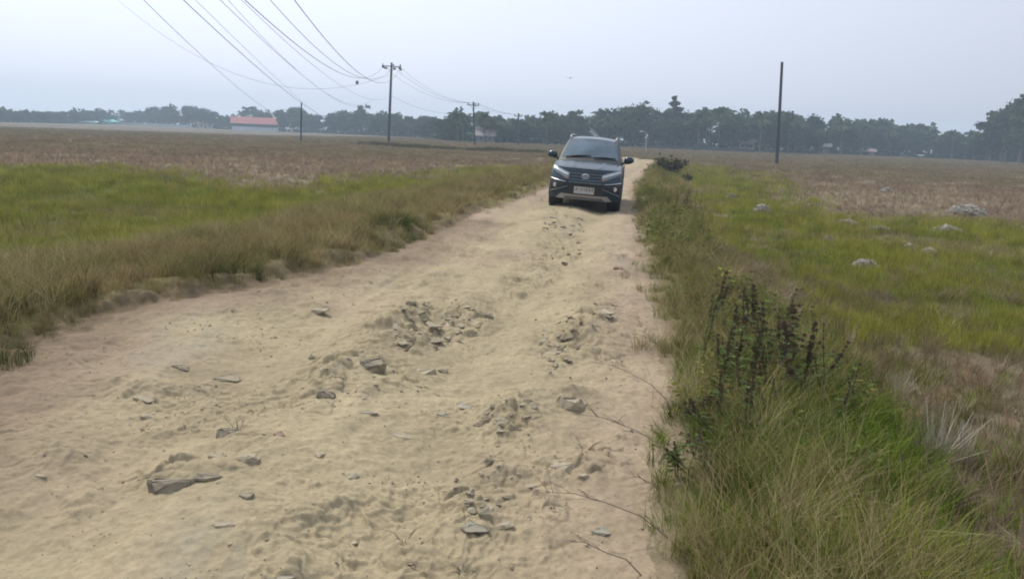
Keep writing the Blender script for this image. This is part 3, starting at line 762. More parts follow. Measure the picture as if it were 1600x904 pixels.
# ------------------------------------------------------------------ the car
def tire_mesh(r=.345, w_=.21):
    m_ = MB(); prof = [(-w_/2, .22), (-w_/2, r*.93), (-w_*.38, r), (w_*.38, r), (w_/2, r*.93), (w_/2, .22)]; n = 36; V_ = []; F_ = []
    for k in range(n):
        a = 2*math.pi*k/n; rr = 1.0 if k % 2 else .985
        for x, q in prof: V_.append((x, q*math.cos(a)*(rr if q > .3 else 1), q*math.sin(a)*(rr if q > .3 else 1)))
    for k in range(n):
        for j in range(5): F_.append((k*6+j, k*6+j+1, ((k+1) % n)*6+j+1, ((k+1) % n)*6+j))
    m_.add(V_, F_); return m_
def build_car(loc, yaw, roll):
    paint = simple('dark_teal_paint', (.006, .026, .042), .3, .1, noise=.05, coat=.25, ior=1.45, dust_or_sheen=((.10, .15, .18), 3.5, .08))
    glass = simple('tinted_glass', (.015, .028, .040), .08, 0, noise=.03, ior=1.5, spec=.45, dust_or_sheen=((.12, .20, .26), 2.0, .62))  # pale blue patches are the sky's reflection painted into the glass colour
    black = simple('black_plastic', (.012, .013, .015), .45, noise=.1)
    chrome = simple('chrome_trim', (.55, .56, .58), .25, .9, noise=.05)
    silver = simple('silver_skid', (.33, .32, .31), .4, .5, noise=.08, dust_or_sheen=((.3, .26, .2), 6, .3))
    lens = simple('lamp_lens', (.17, .22, .25), .12, .2, noise=.1, coat=1.0)
    lamp = simple('lamp_bowl', (.55, .56, .55), .2, .6, noise=.08)
    amber = simple('turn_lens', (.26, .14, .11), .25, noise=.1)
    rub = simple('tire_rubber', (.022, .022, .022), .9, noise=.2, dust_or_sheen=((.30, .25, .17), 6, .45))
    root = empty('suv_car', loc, yaw); root.rotation_euler = (0, roll, yaw)
    tag(root, 'dark blue green SUV with a roof rack and pale number plate facing the camera', 'car')
    Wd = .8475; LEN = 4.435
    def ztop(y, x=0): return .94+.15*float(sstep(0, 1.0, y))**.8+.03*(1-(x/.85)**2)
    def fy(x, z): return .02+.34*(abs(x)/Wd)**3.4+max(0, z-.70)*.42+max(0, .42-z)*.2
    def wz(z): return Wd-.06*max(0, (z-.62)/.45)**2-.05*max(0, (.5-z)/.25)**2
    zb = .27
    bm = bmesh.new(); nx, nz, ny = 25, 14, 40
    def P(x, y, z): return bm.verts.new((x, y, z))
    def grid(f, a, b):
        g = [[P(*f(i/a, j/b)) for j in range(b+1)] for i in range(a+1)]
        for i in range(a):
            for j in range(b): bm.faces.new((g[i][j], g[i+1][j], g[i+1][j+1], g[i][j+1]))
    def Z(s, y): return zb+s*(ztop(y, .85)-zb)
    def front(u, v):
        xr = -1+2*u; y = 0
        for _ in range(3):
            z = zb+v*((ztop(y, xr*Wd))-zb); x = xr*wz(z); y = fy(x, z)
        return (x, y, z)
    def rear(u, v):
        xr = -1+2*u; z = zb+v*(ztop(4, xr*Wd)-zb); x = xr*wz(z); return (x, LEN-.16*abs(xr)**3-.1*max(0, z-.8), z)
    def side(s):
        def f(u, v):
            a = front(1 if s > 0 else 0, v); b = rear(1 if s > 0 else 0, v); y = a[1]+(b[1]-a[1])*u
            z = zb+v*((ztop(y, Wd))-zb); x = wz(z)*s
            x -= s*.022*math.exp(-((z-.72)/.07)**2)                       # waist crease
            return (x, y, z)
        return f
    def top(u, v):
        a = front(u, 1); b = rear(u, 1); y = a[1]+(b[1]-a[1])*v; xr = -1+2*u
        z = ztop(y, xr*Wd)
        return (xr*wz(z), y, z)
    grid(front, nx, nz); grid(rear, nx, nz); grid(side(1), ny, nz); grid(side(-1), ny, nz); grid(top, nx, ny)
    bv = [P(-.8, .45, zb-.001), P(.8, .45, zb-.001), P(.8, 4.3, zb-.001), P(-.8, 4.3, zb-.001)]; bm.faces.new(bv)
    bmesh.ops.remove_doubles(bm, verts=bm.verts, dist=.004); bmesh.ops.recalc_face_normals(bm, faces=bm.faces)
    me = bpy.data.meshes.new('body'); bm.to_mesh(me); bm.free(); me.materials.append(paint); me.polygons.foreach_set('use_smooth', np.ones(len(me.polygons), bool))
    body = link('body', me, root)
    md = body.modifiers.new('edges', 'EDGE_SPLIT'); md.split_angle = R(50)
    # hood with two creases
    V_ = []; a_, b_ = 30, 16
    for i in range(a_+1):
        for j in range(b_+1):
            xr = -1+2*i/a_; t_ = j/b_; y0 = fy(xr*.66, .92)+.015; y = y0+(1.12-y0)*t_; x = xr*(.66+.06*t_)
            crease = .020*math.exp(-((abs(x)-(.30+.12*t_))/.05)**2)+.016*(abs(x) < .30+.12*t_)*0
            edge = .016*(1-abs(xr)**8)*(1-(2*abs(t_-.5))**10)
            V_.append((x, y, ztop(y, x)+.004+edge+crease*(math.sin(math.pi*min(1, t_*1.02))**.4)))
    F_ = [(i*(b_+1)+j, (i+1)*(b_+1)+j, (i+1)*(b_+1)+j+1, i*(b_+1)+j+1) for i in range(a_) for j in range(b_)]
    link('hood', np_mesh('hood', V_, F_, paint, True), root)
    # cabin
    def cab(t, xr):    # t along the cabin profile, front cowl to tail
        ys = [1.02, 1.30, 1.60, 1.86, 2.2, 2.8, 3.5, 4.0, 4.22, 4.38]; zs = [1.10, 1.30, 1.50, 1.645, 1.685, 1.705, 1.69, 1.655, 1.45, 1.08]; ws = [.775, .725, .67, .61, .60, .60, .59, .575, .63, .72]
        q = t*9; y = np.interp(q, range(10), ys); z = np.interp(q, range(10), zs); w_ = np.interp(q, range(10), ws)
        y += .05*xr*xr*(1 if t < .35 else 0); return Vector((xr*w_, y, z-.035*abs(xr)**3.5+(.015*(1-xr*xr))))
    V_ = []; nt_, na = 36, 16
    for i in range(nt_+1):
        for j in range(na+1): V_.append(cab(i/nt_, -1+2*j/na))
    F_ = [(i*(na+1)+j, (i+1)*(na+1)+j, (i+1)*(na+1)+j+1, i*(na+1)+j+1) for i in range(nt_) for j in range(na)]
    base = len(V_)
    for s, j in ((-1, 0), (1, na)):           # side walls down to the belt line
        b0 = len(V_)
        for i in range(nt_+1):
            p = cab(i/nt_, s); f = min(1, max(0, (1.60-p.z)/.5)); V_.append((s*.79, p.y, min(p.z-.002, 1.06)))
        for i in range(nt_):
            a0, a1_ = i*(na+1)+j, (i+1)*(na+1)+j; q = (a0, a1_, b0+i+1, b0+i); F_.append(q if s < 0 else q[::-1])
    mc = np_mesh('cabin', V_, F_, paint, True); cabo = link('cabin', mc, root); cabo.modifiers.new('edges', 'EDGE_SPLIT').split_angle = R(40)
    def panel(name, t0, t1, x0, x1, mat, off=.008, na=12, nt_=10, par=root):
        V_ = []
        for lay in (off, off-.006):
            for i in range(nt_+1):
                for j in range(na+1):
                    t_ = t0+(t1-t0)*i/nt_; xr = x0+(x1-x0)*j/na; p = cab(t_, xr); q = cab(t_+.01, xr)-cab(t_-.01, xr) if t_ > .01 else cab(.02, xr)-cab(0, xr)
                    n_ = Vector((1, 0, 0)).cross(q).normalized(); V_.append(p+n_*lay)
        S = (nt_+1)*(na+1); F_ = []
        for i in range(nt_):
            for j in range(na):
                a = i*(na+1)+j; F_.append((a, a+1, a+na+2, a+na+1))
        return link(name, np_mesh(name, V_[:S], F_, mat, True), par)
    panel('windshield_seal', .045, .345, -.955, .955, black, .005)
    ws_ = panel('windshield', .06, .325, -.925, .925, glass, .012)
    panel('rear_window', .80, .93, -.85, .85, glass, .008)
    panel('cowl', .0, .05, -.97, .97, black, .008)
    # side windows (front door, rear door, quarter)
    for s in (-1, 1):
        def sw(y0, y1, y2, y3):
            V_ = []
            for y, tz in ((y0, 1.13), (y1, 1.13), (y2, 1.56), (y3, 1.56)):
                f = (tz-1.06)/(1.66-1.06); x = .79+(.60-.79)*f; V_.append((s*(x+.009), y, tz))
            return V_
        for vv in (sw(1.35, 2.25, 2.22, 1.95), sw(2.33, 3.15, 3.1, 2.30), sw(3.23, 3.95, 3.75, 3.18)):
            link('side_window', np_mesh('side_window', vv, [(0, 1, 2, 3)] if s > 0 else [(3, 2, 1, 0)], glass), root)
        # wheels and arches
        for yy in (.83, 3.515):
            ar = MB(); V_ = []; n = 28
            for k in range(n+1):
                a = math.pi*k/n*1.06-.09
                for rr_, xx in ((.37, .845), (.37, .862), (.435, .862), (.445, .838)): V_.append((s*xx, yy+rr_*math.cos(a), .345+rr_*math.sin(a)))
            F_ = [(k*4+j, k*4+j+1, k*4+j+5, k*4+j+4) for k in range(n) for j in range(3)]
            ar.add(V_, F_); ar.build('wheel_arch', black, root)
            lin_ = MB(); lin_.tube([(s*.55, yy, .345), (s*.850, yy, .345)], .37, 24); lin_.build('wheel_well', black, root)
            wh = link('wheel', None, root) if False else None
            ti = tire_mesh().build('tire', rub, root, True); ti.location = (s*.757, yy, .345)
            rm = MB(); rm.tube([(-.08, 0, 0), (.10, 0, 0)], .055, 10)
            for k in range(5):
                a = k*2*math.pi/5+.3; c, q = math.cos(a), math.sin(a); d, e_ = -q*.035, c*.035
                rm.add([(.07, d, e_), (.07, -d, -e_), (.085, c*.22-d*.8, q*.22-e_*.8), (.085, c*.22+d*.8, q*.22+e_*.8), (.095, d, e_), (.095, -d, -e_), (.105, c*.22-d*.8, q*.22-e_*.8), (.105, c*.22+d*.8, q*.22+e_*.8)],
                       [(0,1,2,3),(4,5,6,7),(0,1,5,4),(1,2,6,5),(2,3,7,6),(3,0,4,7)])
            V_ = []
            for k in range(24):
                a = k*math.pi/12
                for x_, r_ in ((.06, .235), (.108, .235), (.108, .215), (.0, .21)): V_.append((x_, r_*math.cos(a), r_*math.sin(a)))
            rm.add(V_, [(k*4+j, k*4+j+1, ((k+1) % 24)*4+j+1, ((k+1) % 24)*4+j) for k in range(24) for j in range(3)])
            rim = rm.build('rim', silver, ti); rim.scale = (s, 1, 1)
        # doors: seam lines and handles
        for y_ in (1.28, 2.28, 3.2):
            sm = MB(); sm.box(min(s*.838, s*.853), max(s*.838, s*.853), y_-.006, y_+.006, .42, 1.05); sm.build('door_seam', black, root)
        for y_ in (2.05, 3.0):
            hd = MB(); hd.tube([(s*.83, y_-.09, .90), (s*.87, y_-.06, .905), (s*.87, y_+.06, .905), (s*.83, y_+.09, .90)], .013, 6); hd.build('door_handle', chrome, root)
        sk = MB(); sk.box(min(s*.80, s*.858), max(s*.80, s*.858), 1.24, 3.1, .26, .38); sk.build('side_skirt', black, root)
        # mirror
        mi = MB(); V_ = []; n = 12
        prof = [(.0, .03, .02), (.02, .075, .06), (.07, .095, .085), (.15, .09, .08), (.21, .06, .055), (.24, .02, .02)]
        for q, hz_, hy in prof:
            for k in range(n):
                a = 2*math.pi*k/n; V_.append((s*(.83+q*1.02), 1.42-hy*math.cos(a)*1.0+.03, 1.21+hz_*math.sin(a)+q*.12-(.01 if q > .15 else 0)))
        mi.add(V_, [(i*n+k, i*n+(k+1) % n, (i+1)*n+(k+1) % n, (i+1)*n+k) for i in range(5) for k in range(n)]+[tuple(range(n)), tuple(5*n+k for k in range(n))])
        mo = mi.build('side_mirror', paint, root, True)
        st = MB(); st.tube([(s*.74, 1.42, 1.10), (s*.86, 1.43, 1.16)], [.035, .03], 6); st.build('mirror_arm', black, mo)
        # roof rail
        rl = MB(); rl.tube([(s*.575, 1.90, 1.655), (s*.58, 2.1, 1.705), (s*.585, 2.6, 1.735), (s*.58, 3.5, 1.73), (s*.565, 3.95, 1.67)], [.018, .022, .02, .02, .018], 8); rl.build('roof_rail', silver, root, True)
        # headlight, a long wedge wrapping round the corner
        def skin(x, z, off): return (x, fy(x, z)-off, z)
        def fpanel(name, pts_top, pts_bot, mat, off, par=root, th=.03):
            n = len(pts_top)-1; V_ = []; K = 5
            def ip(L_, u):
                q = u*n; i = min(int(q), n-1); f = q-i; return (L_[i][0]*(1-f)+L_[i+1][0]*f, L_[i][1]*(1-f)+L_[i+1][1]*f)
            nn = 16
            for lay in (off, off-th):
                for i in range(nn+1):
                    a = ip(pts_top, i/nn); b = ip(pts_bot, i/nn)
                    for j in range(K+1):
                        f = j/K; x = s*(a[0]*(1-f)+b[0]*f); z = a[1]*(1-f)+b[1]*f; bul = .010*math.sin(math.pi*f)*(lay == off); V_.append(skin(x, z, lay+bul))
            S = (nn+1)*(K+1); F_ = []
            for i in range(nn):
                for j in range(K):
                    a = i*(K+1)+j; F_ += [(a, a+1, a+K+2, a+K+1)]
            for i in range(nn):
                for j in (0, K):
                    a = i*(K+1)+j; F_.append((a, a+K+1, a+K+1+S, a+S))
            for i in (0, nn):
                for j in range(K):
                    a = i*(K+1)+j; F_.append((a, a+1, a+1+S, a+S))
            q = MB(); q.add(V_, F_); return q.build(name, mat, par, True)
        hl = fpanel('headlight', [(.37, .865), (.60, .95), (.80, 1.01)], [(.39, .715), (.58, .79), (.825, .90)], lens, .012)
        fpanel('light_bar', [(.40, .84), (.60, .915), (.79, .975)], [(.40, .80), (.60, .86), (.795, .935)], lamp, .026, hl, .01)
        fpanel('turn_signal', [(.405, .775), (.50, .795)], [(.405, .725), (.49, .745)], amber, .026, hl, .01)
        fpanel('chrome_strip', [(.44, .665), (.70, .70), (.835, .725)], [(.44, .650), (.70, .675), (.835, .695)], chrome, .022)
        fb = fpanel('fog_light_bezel', [(.46, .63), (.70, .665), (.825, .675)], [(.50, .545), (.66, .44), (.82, .40)], black, .015)
        fl_ = MB(); c_ = Vector(skin(s*.70, .56, .02)); fl_.tube([c_+Vector((0, .04, 0)), c_+Vector((0, -.012, 0)), c_+Vector((0, -.02, 0))], [.052, .052, .042], 16); fl_.build('fog_light', lamp, root)
        fpanel('bumper_blade', [(.40, .57), (.60, .495), (.82, .415)], [(.40, .558), (.60, .48), (.82, .40)], silver, .024)
    s = 1
    # grille
    gr = MB()
    def fbar(mb, xw0, xw1, z0, z1, off, th=.03, n=16):
        V_ = []
        for lay in (off, off-th):
            for z, xw in ((z0, xw0), (z1, xw1)):
                for i in range(n+1):
                    x = -xw+2*xw*i/n; V_.append((x, fy(x, z)-lay, z))
        k = n+1; F_ = []
        for i in range(n): F_ += [(i, i+1, k+i+1, k+i), (2*k+i, 3*k+i, 3*k+i+1, 2*k+i+1), (i, 2*k+i, 2*k+i+1, i+1), (k+i, k+i+1, 3*k+i+1, 3*k+i)]
        F_ += [(0, k, 3*k, 2*k), (k-1, 3*k-1, 4*k-1, 2*k-1)]
        mb.add(V_, F_)
    fbar(gr, .36, .375, .64, .905, .008); g_ = gr.build('grille', black, root)
    for z0, tw in ((.855, .37), (.79, .37), (.715, .37)):
        b_ = MB(); fbar(b_, tw, tw, z0, z0+.02, .022, .012); b_.build('grille_slat', simple('dark_chrome', (.10, .12, .14), .3, .7), g_)
    b_ = MB(); fbar(b_, .36, .40, .655, .675, .030, .02); b_.build('grille_bar', simple('dark_chrome', (.16, .19, .21), .3, .7), g_)
    lowg = MB(); fbar(lowg, .50, .44, .40, .63, .012); lowg.build('lower_grille', black, root)
    # skid plate
    sk = MB(); fbar(sk, .66, .55, .27, .385, .035, .05); sp_ = sk.build('skid_plate', silver, root)
    sk = MB(); fbar(sk, .47, .44, .275, .335, .045, .008); sk.build('skid_insert', simple('dark_insert', (.10, .10, .10), .6), sp_)
    # emblem: three interlocked ovals on the grille
    em = MB()
    def oval(cx, cz, rx, rz_, t_, off):
        n = 28; V_ = []
        for k in range(n):
            a = 2*math.pi*k/n
            for q, y in ((0, 0), (t_, -.01), (0, -.016), (-t_, -.01)): V_.append((cx+(rx+q)*math.cos(a), -off+y, cz+(rz_+q)*math.sin(a)))
        em.add(V_, [(k*4+j, k*4+(j+1) % 4, ((k+1) % n)*4+(j+1) % 4, ((k+1) % n)*4+j) for k in range(n) for j in range(4)])
    eo = -fy(0, .80)+.035
    oval(0, .815, .082, .056, .008, eo); oval(0, .815, .028, .054, .007, eo+.002); oval(0, .837, .060, .022, .007, eo+.004)
    em.build('emblem', chrome, root)
    # plate
    pl = MB(); py_ = fy(0, .5)-.05
    pl.box(-.235, .235, py_, py_+.02, .415, .575); pl_ = pl.build('number_plate', simple('plate_paint', (.40, .40, .36), .55, noise=.06), root)
    fr = MB(); z0, z1 = .408, .582
    for a in ((-.243, .243, z1-.006, z1+.003), (-.243, .243, z0-.003, z0+.006), (-.243, -.236, z0+.0061, z1-.0061), (.236, .243, z0+.0061, z1-.0061)): fr.box(a[0], a[1], py_-.004, py_+.016, a[2], a[3])
    fr.build('plate_frame', black, pl_)
    for txt, x, z, sz in (('A', -.175, .485, .10), ('1 1 1 2', -.01, .485, .10), ('KT', .165, .485, .10), ('06 \u00b7 27', .0, .425, .034)):
        if txt.startswith('06'): continue
        cu = bpy.data.curves.new('plate_lettering', 'FONT'); cu.body = txt.replace(' ', ''); cu.size = sz*.88; cu.align_x = 'CENTER'; cu.extrude = .001; cu.offset = .0015; cu.space_character = 1.08
        cu.materials.append(simple('plate_ink', (.015, .015, .012), .6)); tmp = bpy.data.objects.new('lettering_curve', cu); me_t = bpy.data.meshes.new_from_object(tmp); bpy.data.objects.remove(tmp); o = link('plate_lettering', me_t, pl_)
        o.location = (x, py_-.0025, z); o.rotation_euler = (R(90), 0, 0)
    # wipers, antenna fin, rear lamps, number of small parts
    for x0_, x1_, bl in ((-.60, .02, 1), (.10, .62, 1)):
        p0 = cab(.052, x0_/.75); p1_ = cab(.075, x1_/.73); up = Vector((0, -.02, .022))
        wp = MB(); wp.tube([p0+up, (p0+p1_)/2+up+Vector((0, -.005, .012)), p1_+up], [.014, .016, .010], 6); wp.build('wiper', black, root)
    fin = MB(); fin.prism([(-.02, 1.70), (.02, 1.70), (.004, 1.77), (-.004, 1.77)], 3.7, 3.85); fin.build('antenna', paint, root)
    for s in (-1, 1):
        tl = MB(); tl.box(min(s*.52, s*.80), max(s*.52, s*.80), 4.32, 4.40, .92, 1.05); tl.build('tail_light', simple('red_lens', (.35, .02, .02), .2), root)
    # underbody hides the daylight partly
    ub = MB(); ub.box(-.55, .55, .5, 4.0, .24, .30); ub.build('underbody', black, root)
    ax = MB(); ax.tube([(-.66, .83, .30), (.66, .83, .30)], .04, 8); ax.build('axle', black, root)
    dr = MB()
    return root
YAW = -R(8.6)
cx_, cy_ = at(911.5, 322, 0).x-.12, 17.3
def car_ground(lx, ly):
    c, s = math.cos(YAW), math.sin(YAW); return zat(cx_+lx*c-ly*s, cy_+lx*s+ly*c)
zl = (car_ground(-.757, .83)+car_ground(-.757, 3.5))/2; zr_ = (car_ground(.757, .83)+car_ground(.757, 3.5))/2
print('car wheel ground', zl, zr_, cx_)
car = build_car((cx_, cy_, (zl+zr_)/2-.012), YAW, math.atan2(zl-zr_, 1.514))

# ------------------------------------------------------------------ stones on the track
def stone_mesh(name, seed, sx, sy, sz, mat, n=16, cut=True):
    rg = np.random.default_rng(seed); bm = bmesh.new()
    d = rg.normal(size=(n, 3)); d /= np.linalg.norm(d, axis=1)[:, None]; d *= (.8+.35*rg.random((n, 1)))
    d[:, 2] = np.clip(d[:, 2], -.55, .7)
    for p in d: bm.verts.new((p[0]*sx/2, p[1]*sy/2, p[2]*sz*.75))
    g = bmesh.ops.convex_hull(bm, input=bm.verts)
    for v in [v for v in bm.verts if not v.link_faces]: bm.verts.remove(v)
    bmesh.ops.bevel(bm, geom=list(bm.edges), offset=min(sx, sy, sz)*.05, segments=1, affect='EDGES', clamp_overlap=True)
    for v in bm.verts:
        v.co.x = max(-sx*.62, min(sx*.62, v.co.x)); v.co.y = max(-sy*.62, min(sy*.62, v.co.y)); v.co.z = max(-sz*.6, min(sz*.6, v.co.z))
    bmesh.ops.triangulate(bm, faces=bm.faces)
    if max(sx, sy) > .12: bmesh.ops.subdivide_edges(bm, edges=bm.edges, cuts=1)
    for v in bm.verts:
        k = .05*min(sx, sz*2); v.co += Vector((rg.normal(), rg.normal(), rg.normal()))*k*.35
    bmesh.ops.recalc_face_normals(bm, faces=bm.faces)
    me = bpy.data.meshes.new(name); bm.to_mesh(me); bm.free(); me.materials.append(mat); return me
def place_stone(px, py, wpx, hpx, mk, label, name='stone', depthf=.8, tilt=None, sink=.35, group=None):
    p = at(px, py+hpx*.4, .02); mpx = FPX/(p.y*1.02)/1.25
    wd = wpx/mpx; hh = hpx/mpx*.75
    sy_ = wd*depthf
    me = stone_mesh(name, int(px*7+py), wd, sy_, hh, M[mk], 18)
    o = link(name, me); z = zat(p.x, p.y); o.location = (p.x, p.y, z+hh*(.33-sink)); o.rotation_euler = (tilt or 0, rnd.uniform(-.1, .1), rnd.uniform(-.3, .3))
    tag(o, label, 'stone', group); return o
ST = [
 (266,756,80,32,'rock_dark','long dark ledge stone at the lower left of the track, largest of them',.4),
 (325,757,48,12,'rock_dark','flat thin dark stone touching the right end of the long dark ledge stone',.4),
 (387,785,24,11,'rock_dark','small smooth dark pebble alone below the long dark ledge stone',.7),
 (285,567,28,12,'rock_tan','pale flat chip with dark underside on the left half of the track',.6),
 (351,573,40,14,'rock_tan','low wedge stone left of the middle mounds, near the pale flat chip',.6),
 (487,552,11,15,'rock_dark','small upright stone stub standing left of the rubble hump',.8),
 (583,568,42,32,'rock_dark','biggest dark greenish boulder on the hump in the middle of the track',.8),
 (507,614,30,28,'rock_dark','dark round stone just below the brown hump left of centre',.8),
 (357,684,38,18,'rock_dark','dark stone with dry grass sprigs growing behind it',.6),
 (338,718,26,18,'rock_tan','cracked tan stone pair above the long dark ledge stone',.8),
 (392,725,32,20,'rock_tan','rounded tan lump right of the cracked tan stone',.8),
 (437,690,17,9,'rock_red','small reddish chip right of the stone with grass sprigs',.8),
 (663,569,34,15,'rock_tan','pale flat topped slab right of the big dark boulder',.7),
 (693,564,16,11,'rock_tan','knobby small stone just right of the pale flat topped slab',.8),
 (762,792,26,22,'rock_dark','dark angular stone at the bottom centre of the track',.8),
 (742,812,42,17,'rock_blue','bluish flat stone below the dark angular stone at the bottom',.6),
 (790,806,28,10,'rock_tan','thin curled crust piece right of the dark angular stone',.6),
 (692,631,18,10,'rock_blue','small grey blue stone with dark edge in the middle of the track',.7),
 (720,615,32,10,'rock_blue','pale bluish flat stone bedded in the middle of the track',.8),
 (786,655,30,16,'rock_dark','dark lump in the small rubble patch right of centre',.8),
 (878,722,44,18,'rock_tan','broad tan slab lying beside the bent dry twigs',.7),
 (912,740,20,9,'rock_tan','small tan stone right of the broad tan slab',.8),
 (890,625,48,30,'rock_tan','grassy topped hump stone in the right wheel track',.8),
 (938,817,27,14,'rock_blue','pale blue grey stone near the right grass edge at the bottom',.8),
 (440,894,34,16,'rock_blue','pale bluish stone cut by the bottom edge of the photo',.8),
 (945,498,28,13,'rock_tan','flat block stone at the top of the right rubble strip',.8),
 (497,479,38,11,'rock_tan','low ledge stone in the left part of the track, far from the others',.5),
 (755,479,30,12,'rock_dark','dark ledge stone at the upper end of the rubble hump',.6),
 (965,418,14,9,'rock_red','reddish brown stone near the right edge below the car',.8),
 (643,849,13,7,'rock_red','tiny reddish stone near the bottom centre of the track',.8),
 (500,712,20,8,'rock_tan','flat tan chip in the left middle of the foreground',.8),
 (550,734,18,7,'rock_blue','thin grey chip in the open dirt of the foreground',.8),
 (622,666,40,9,'rock_tan','long flat slab left of the dark lump rubble patch',.4),
 (570,643,36,8,'rock_tan','thin flat slab below the big dark boulder',.4),
 (230,640,28,8,'rock_tan','low crust ledge at the left of the foreground',.5),
 (224,616,32,9,'rock_tan','crust ledge just above the left foreground ledge',.4),
 (65,741,22,9,'rock_tan','small lump in the far lower left corner of the track',.6),
 (350,830,36,10,'rock_tan','low ledge stone near the bottom left of centre',.5),
 (655,345,18,16,'rock_tan','pale upright stone in the grass of the left verge',.8),
 (629,352,16,9,'rock_tan','flat pale stone beside the upright pale stone in the left verge',.8),
]
for px, py, w_, h_, mk, lb, df in ST: place_stone(px, py, w_, h_, mk, lb, depthf=df)
# rubble patches: separate chips, shared meshes
chips = [stone_mesh('stone', 900+i, 1, rnd.uniform(.5, .9), rnd.uniform(.14, .30), M['rock_tan'], 11) for i in range(8)]
chips_d = [stone_mesh('stone', 950+i, 1, rnd.uniform(.5, .9), rnd.uniform(.25, .5), M['rock_dark'], 10) for i in range(3)]
def rubble(poly, n, smin, smax, label, group, dark=.06):
    xs = [p[0] for p in poly]; ys = [p[1] for p in poly]; k = 0
    while k < n:
        x, y = rnd.uniform(min(xs), max(xs)), rnd.uniform(min(ys), max(ys))
        if float(sdist(poly, np.array([x]), np.array([y]))[0]) < 0: continue
        p = at(x, y, .02); s_ = rnd.uniform(smin, smax)*(rnd.random()**1.5*.8+.5)
        o = link('stone', rnd.choice(chips_d if rnd.random() < dark else chips)); o.location = (p.x, p.y, zat(p.x, p.y)+s_*.02)
        o.scale = (s_, s_, s_); o.rotation_euler = (rnd.uniform(-.25, .25), rnd.uniform(-.25, .25), rnd.random()*6.28)
        tag(o, label, 'stone', group); k += 1
rubble([(605,515),(660,485),(720,478),(770,492),(745,520),(690,540),(620,548)], 90, .06, .15, 'broken crust chip in the rubble hump left of the track centre', 'chips of the left rubble hump')
rubble([(850,520),(900,480),(960,470),(965,495),(930,530),(890,565),(850,590),(840,550)], 100, .05, .12, 'broken crust chip in the gravelly strip of the right wheel track', 'chips of the right rubble strip', .1)
rubble([(740,650),(800,635),(850,650),(830,680),(770,672)], 34, .04, .10, 'small chip in the rubble patch around the dark lump', 'chips around the dark lump')
rubble([(850,335),(900,325),(920,380),(880,420),(850,400)], 46, .10, .22, 'stone chip in the rough patch just below the car', 'chips below the car')
rubble([(690,740),(760,720),(830,740),(850,780),(770,800),(700,780)], 30, .03, .08, 'small chip around the cracked hump at bottom centre', 'chips at bottom centre')
rubble([(500,600),(560,560),(700,600),(640,640),(520,660)], 30, .04, .09, 'small chip scattered below the big dark boulder', 'chips below the big boulder')

# ------------------------------------------------------------------ scattered vegetation and gravel
def tuft(name, seed, n, h, spread, lean, wd, mat, segs=3, stiff=0.0, heads=0):
    rg = np.random.default_rng(seed); V_ = []; F_ = []
    for k in range(n):
        a = rg.random()*6.283; rr = spread*rg.random()**.7; bx_, by2 = rr*math.cos(a), rr*math.sin(a)
        hh = h*(.5+.6*rg.random()); ld = a+rg.normal()*1.1; le = lean*(.25+rg.random())*hh; fa = rg.random()*6.283
        wx, wy = math.cos(fa)*wd*.5, math.sin(fa)*wd*.5; b = len(V_)
        for j in range(segs+1):
            t_ = j/segs; x = bx_+math.cos(ld)*le*t_**(1.9-stiff*.8); y = by2+math.sin(ld)*le*t_**(1.9-stiff*.8)
            z = hh*t_*(1-.25*lean*t_); q = (1-t_*.85)*(1 if not stiff else 1)
            if j < segs: V_ += [(x-wx*q, y-wy*q, z-.02*(j == 0)), (x+wx*q, y+wy*q, z-.02*(j == 0))]
            else: V_.append((x, y, z))
        for j in range(segs-1): F_.append((b+2*j, b+2*j+1, b+2*j+3, b+2*j+2))
        F_.append((b+2*segs-2, b+2*segs-1, b+2*segs))
    me = np_mesh(name, V_, F_, mat)
    return bpy.data.objects.new(name, me)
def proto_col(name, objs):
    c = bpy.data.collections.new(name)
    for i, o in enumerate(objs): o.name = '%02d_%s' % (i, o.name); c.objects.link(o)
    return c
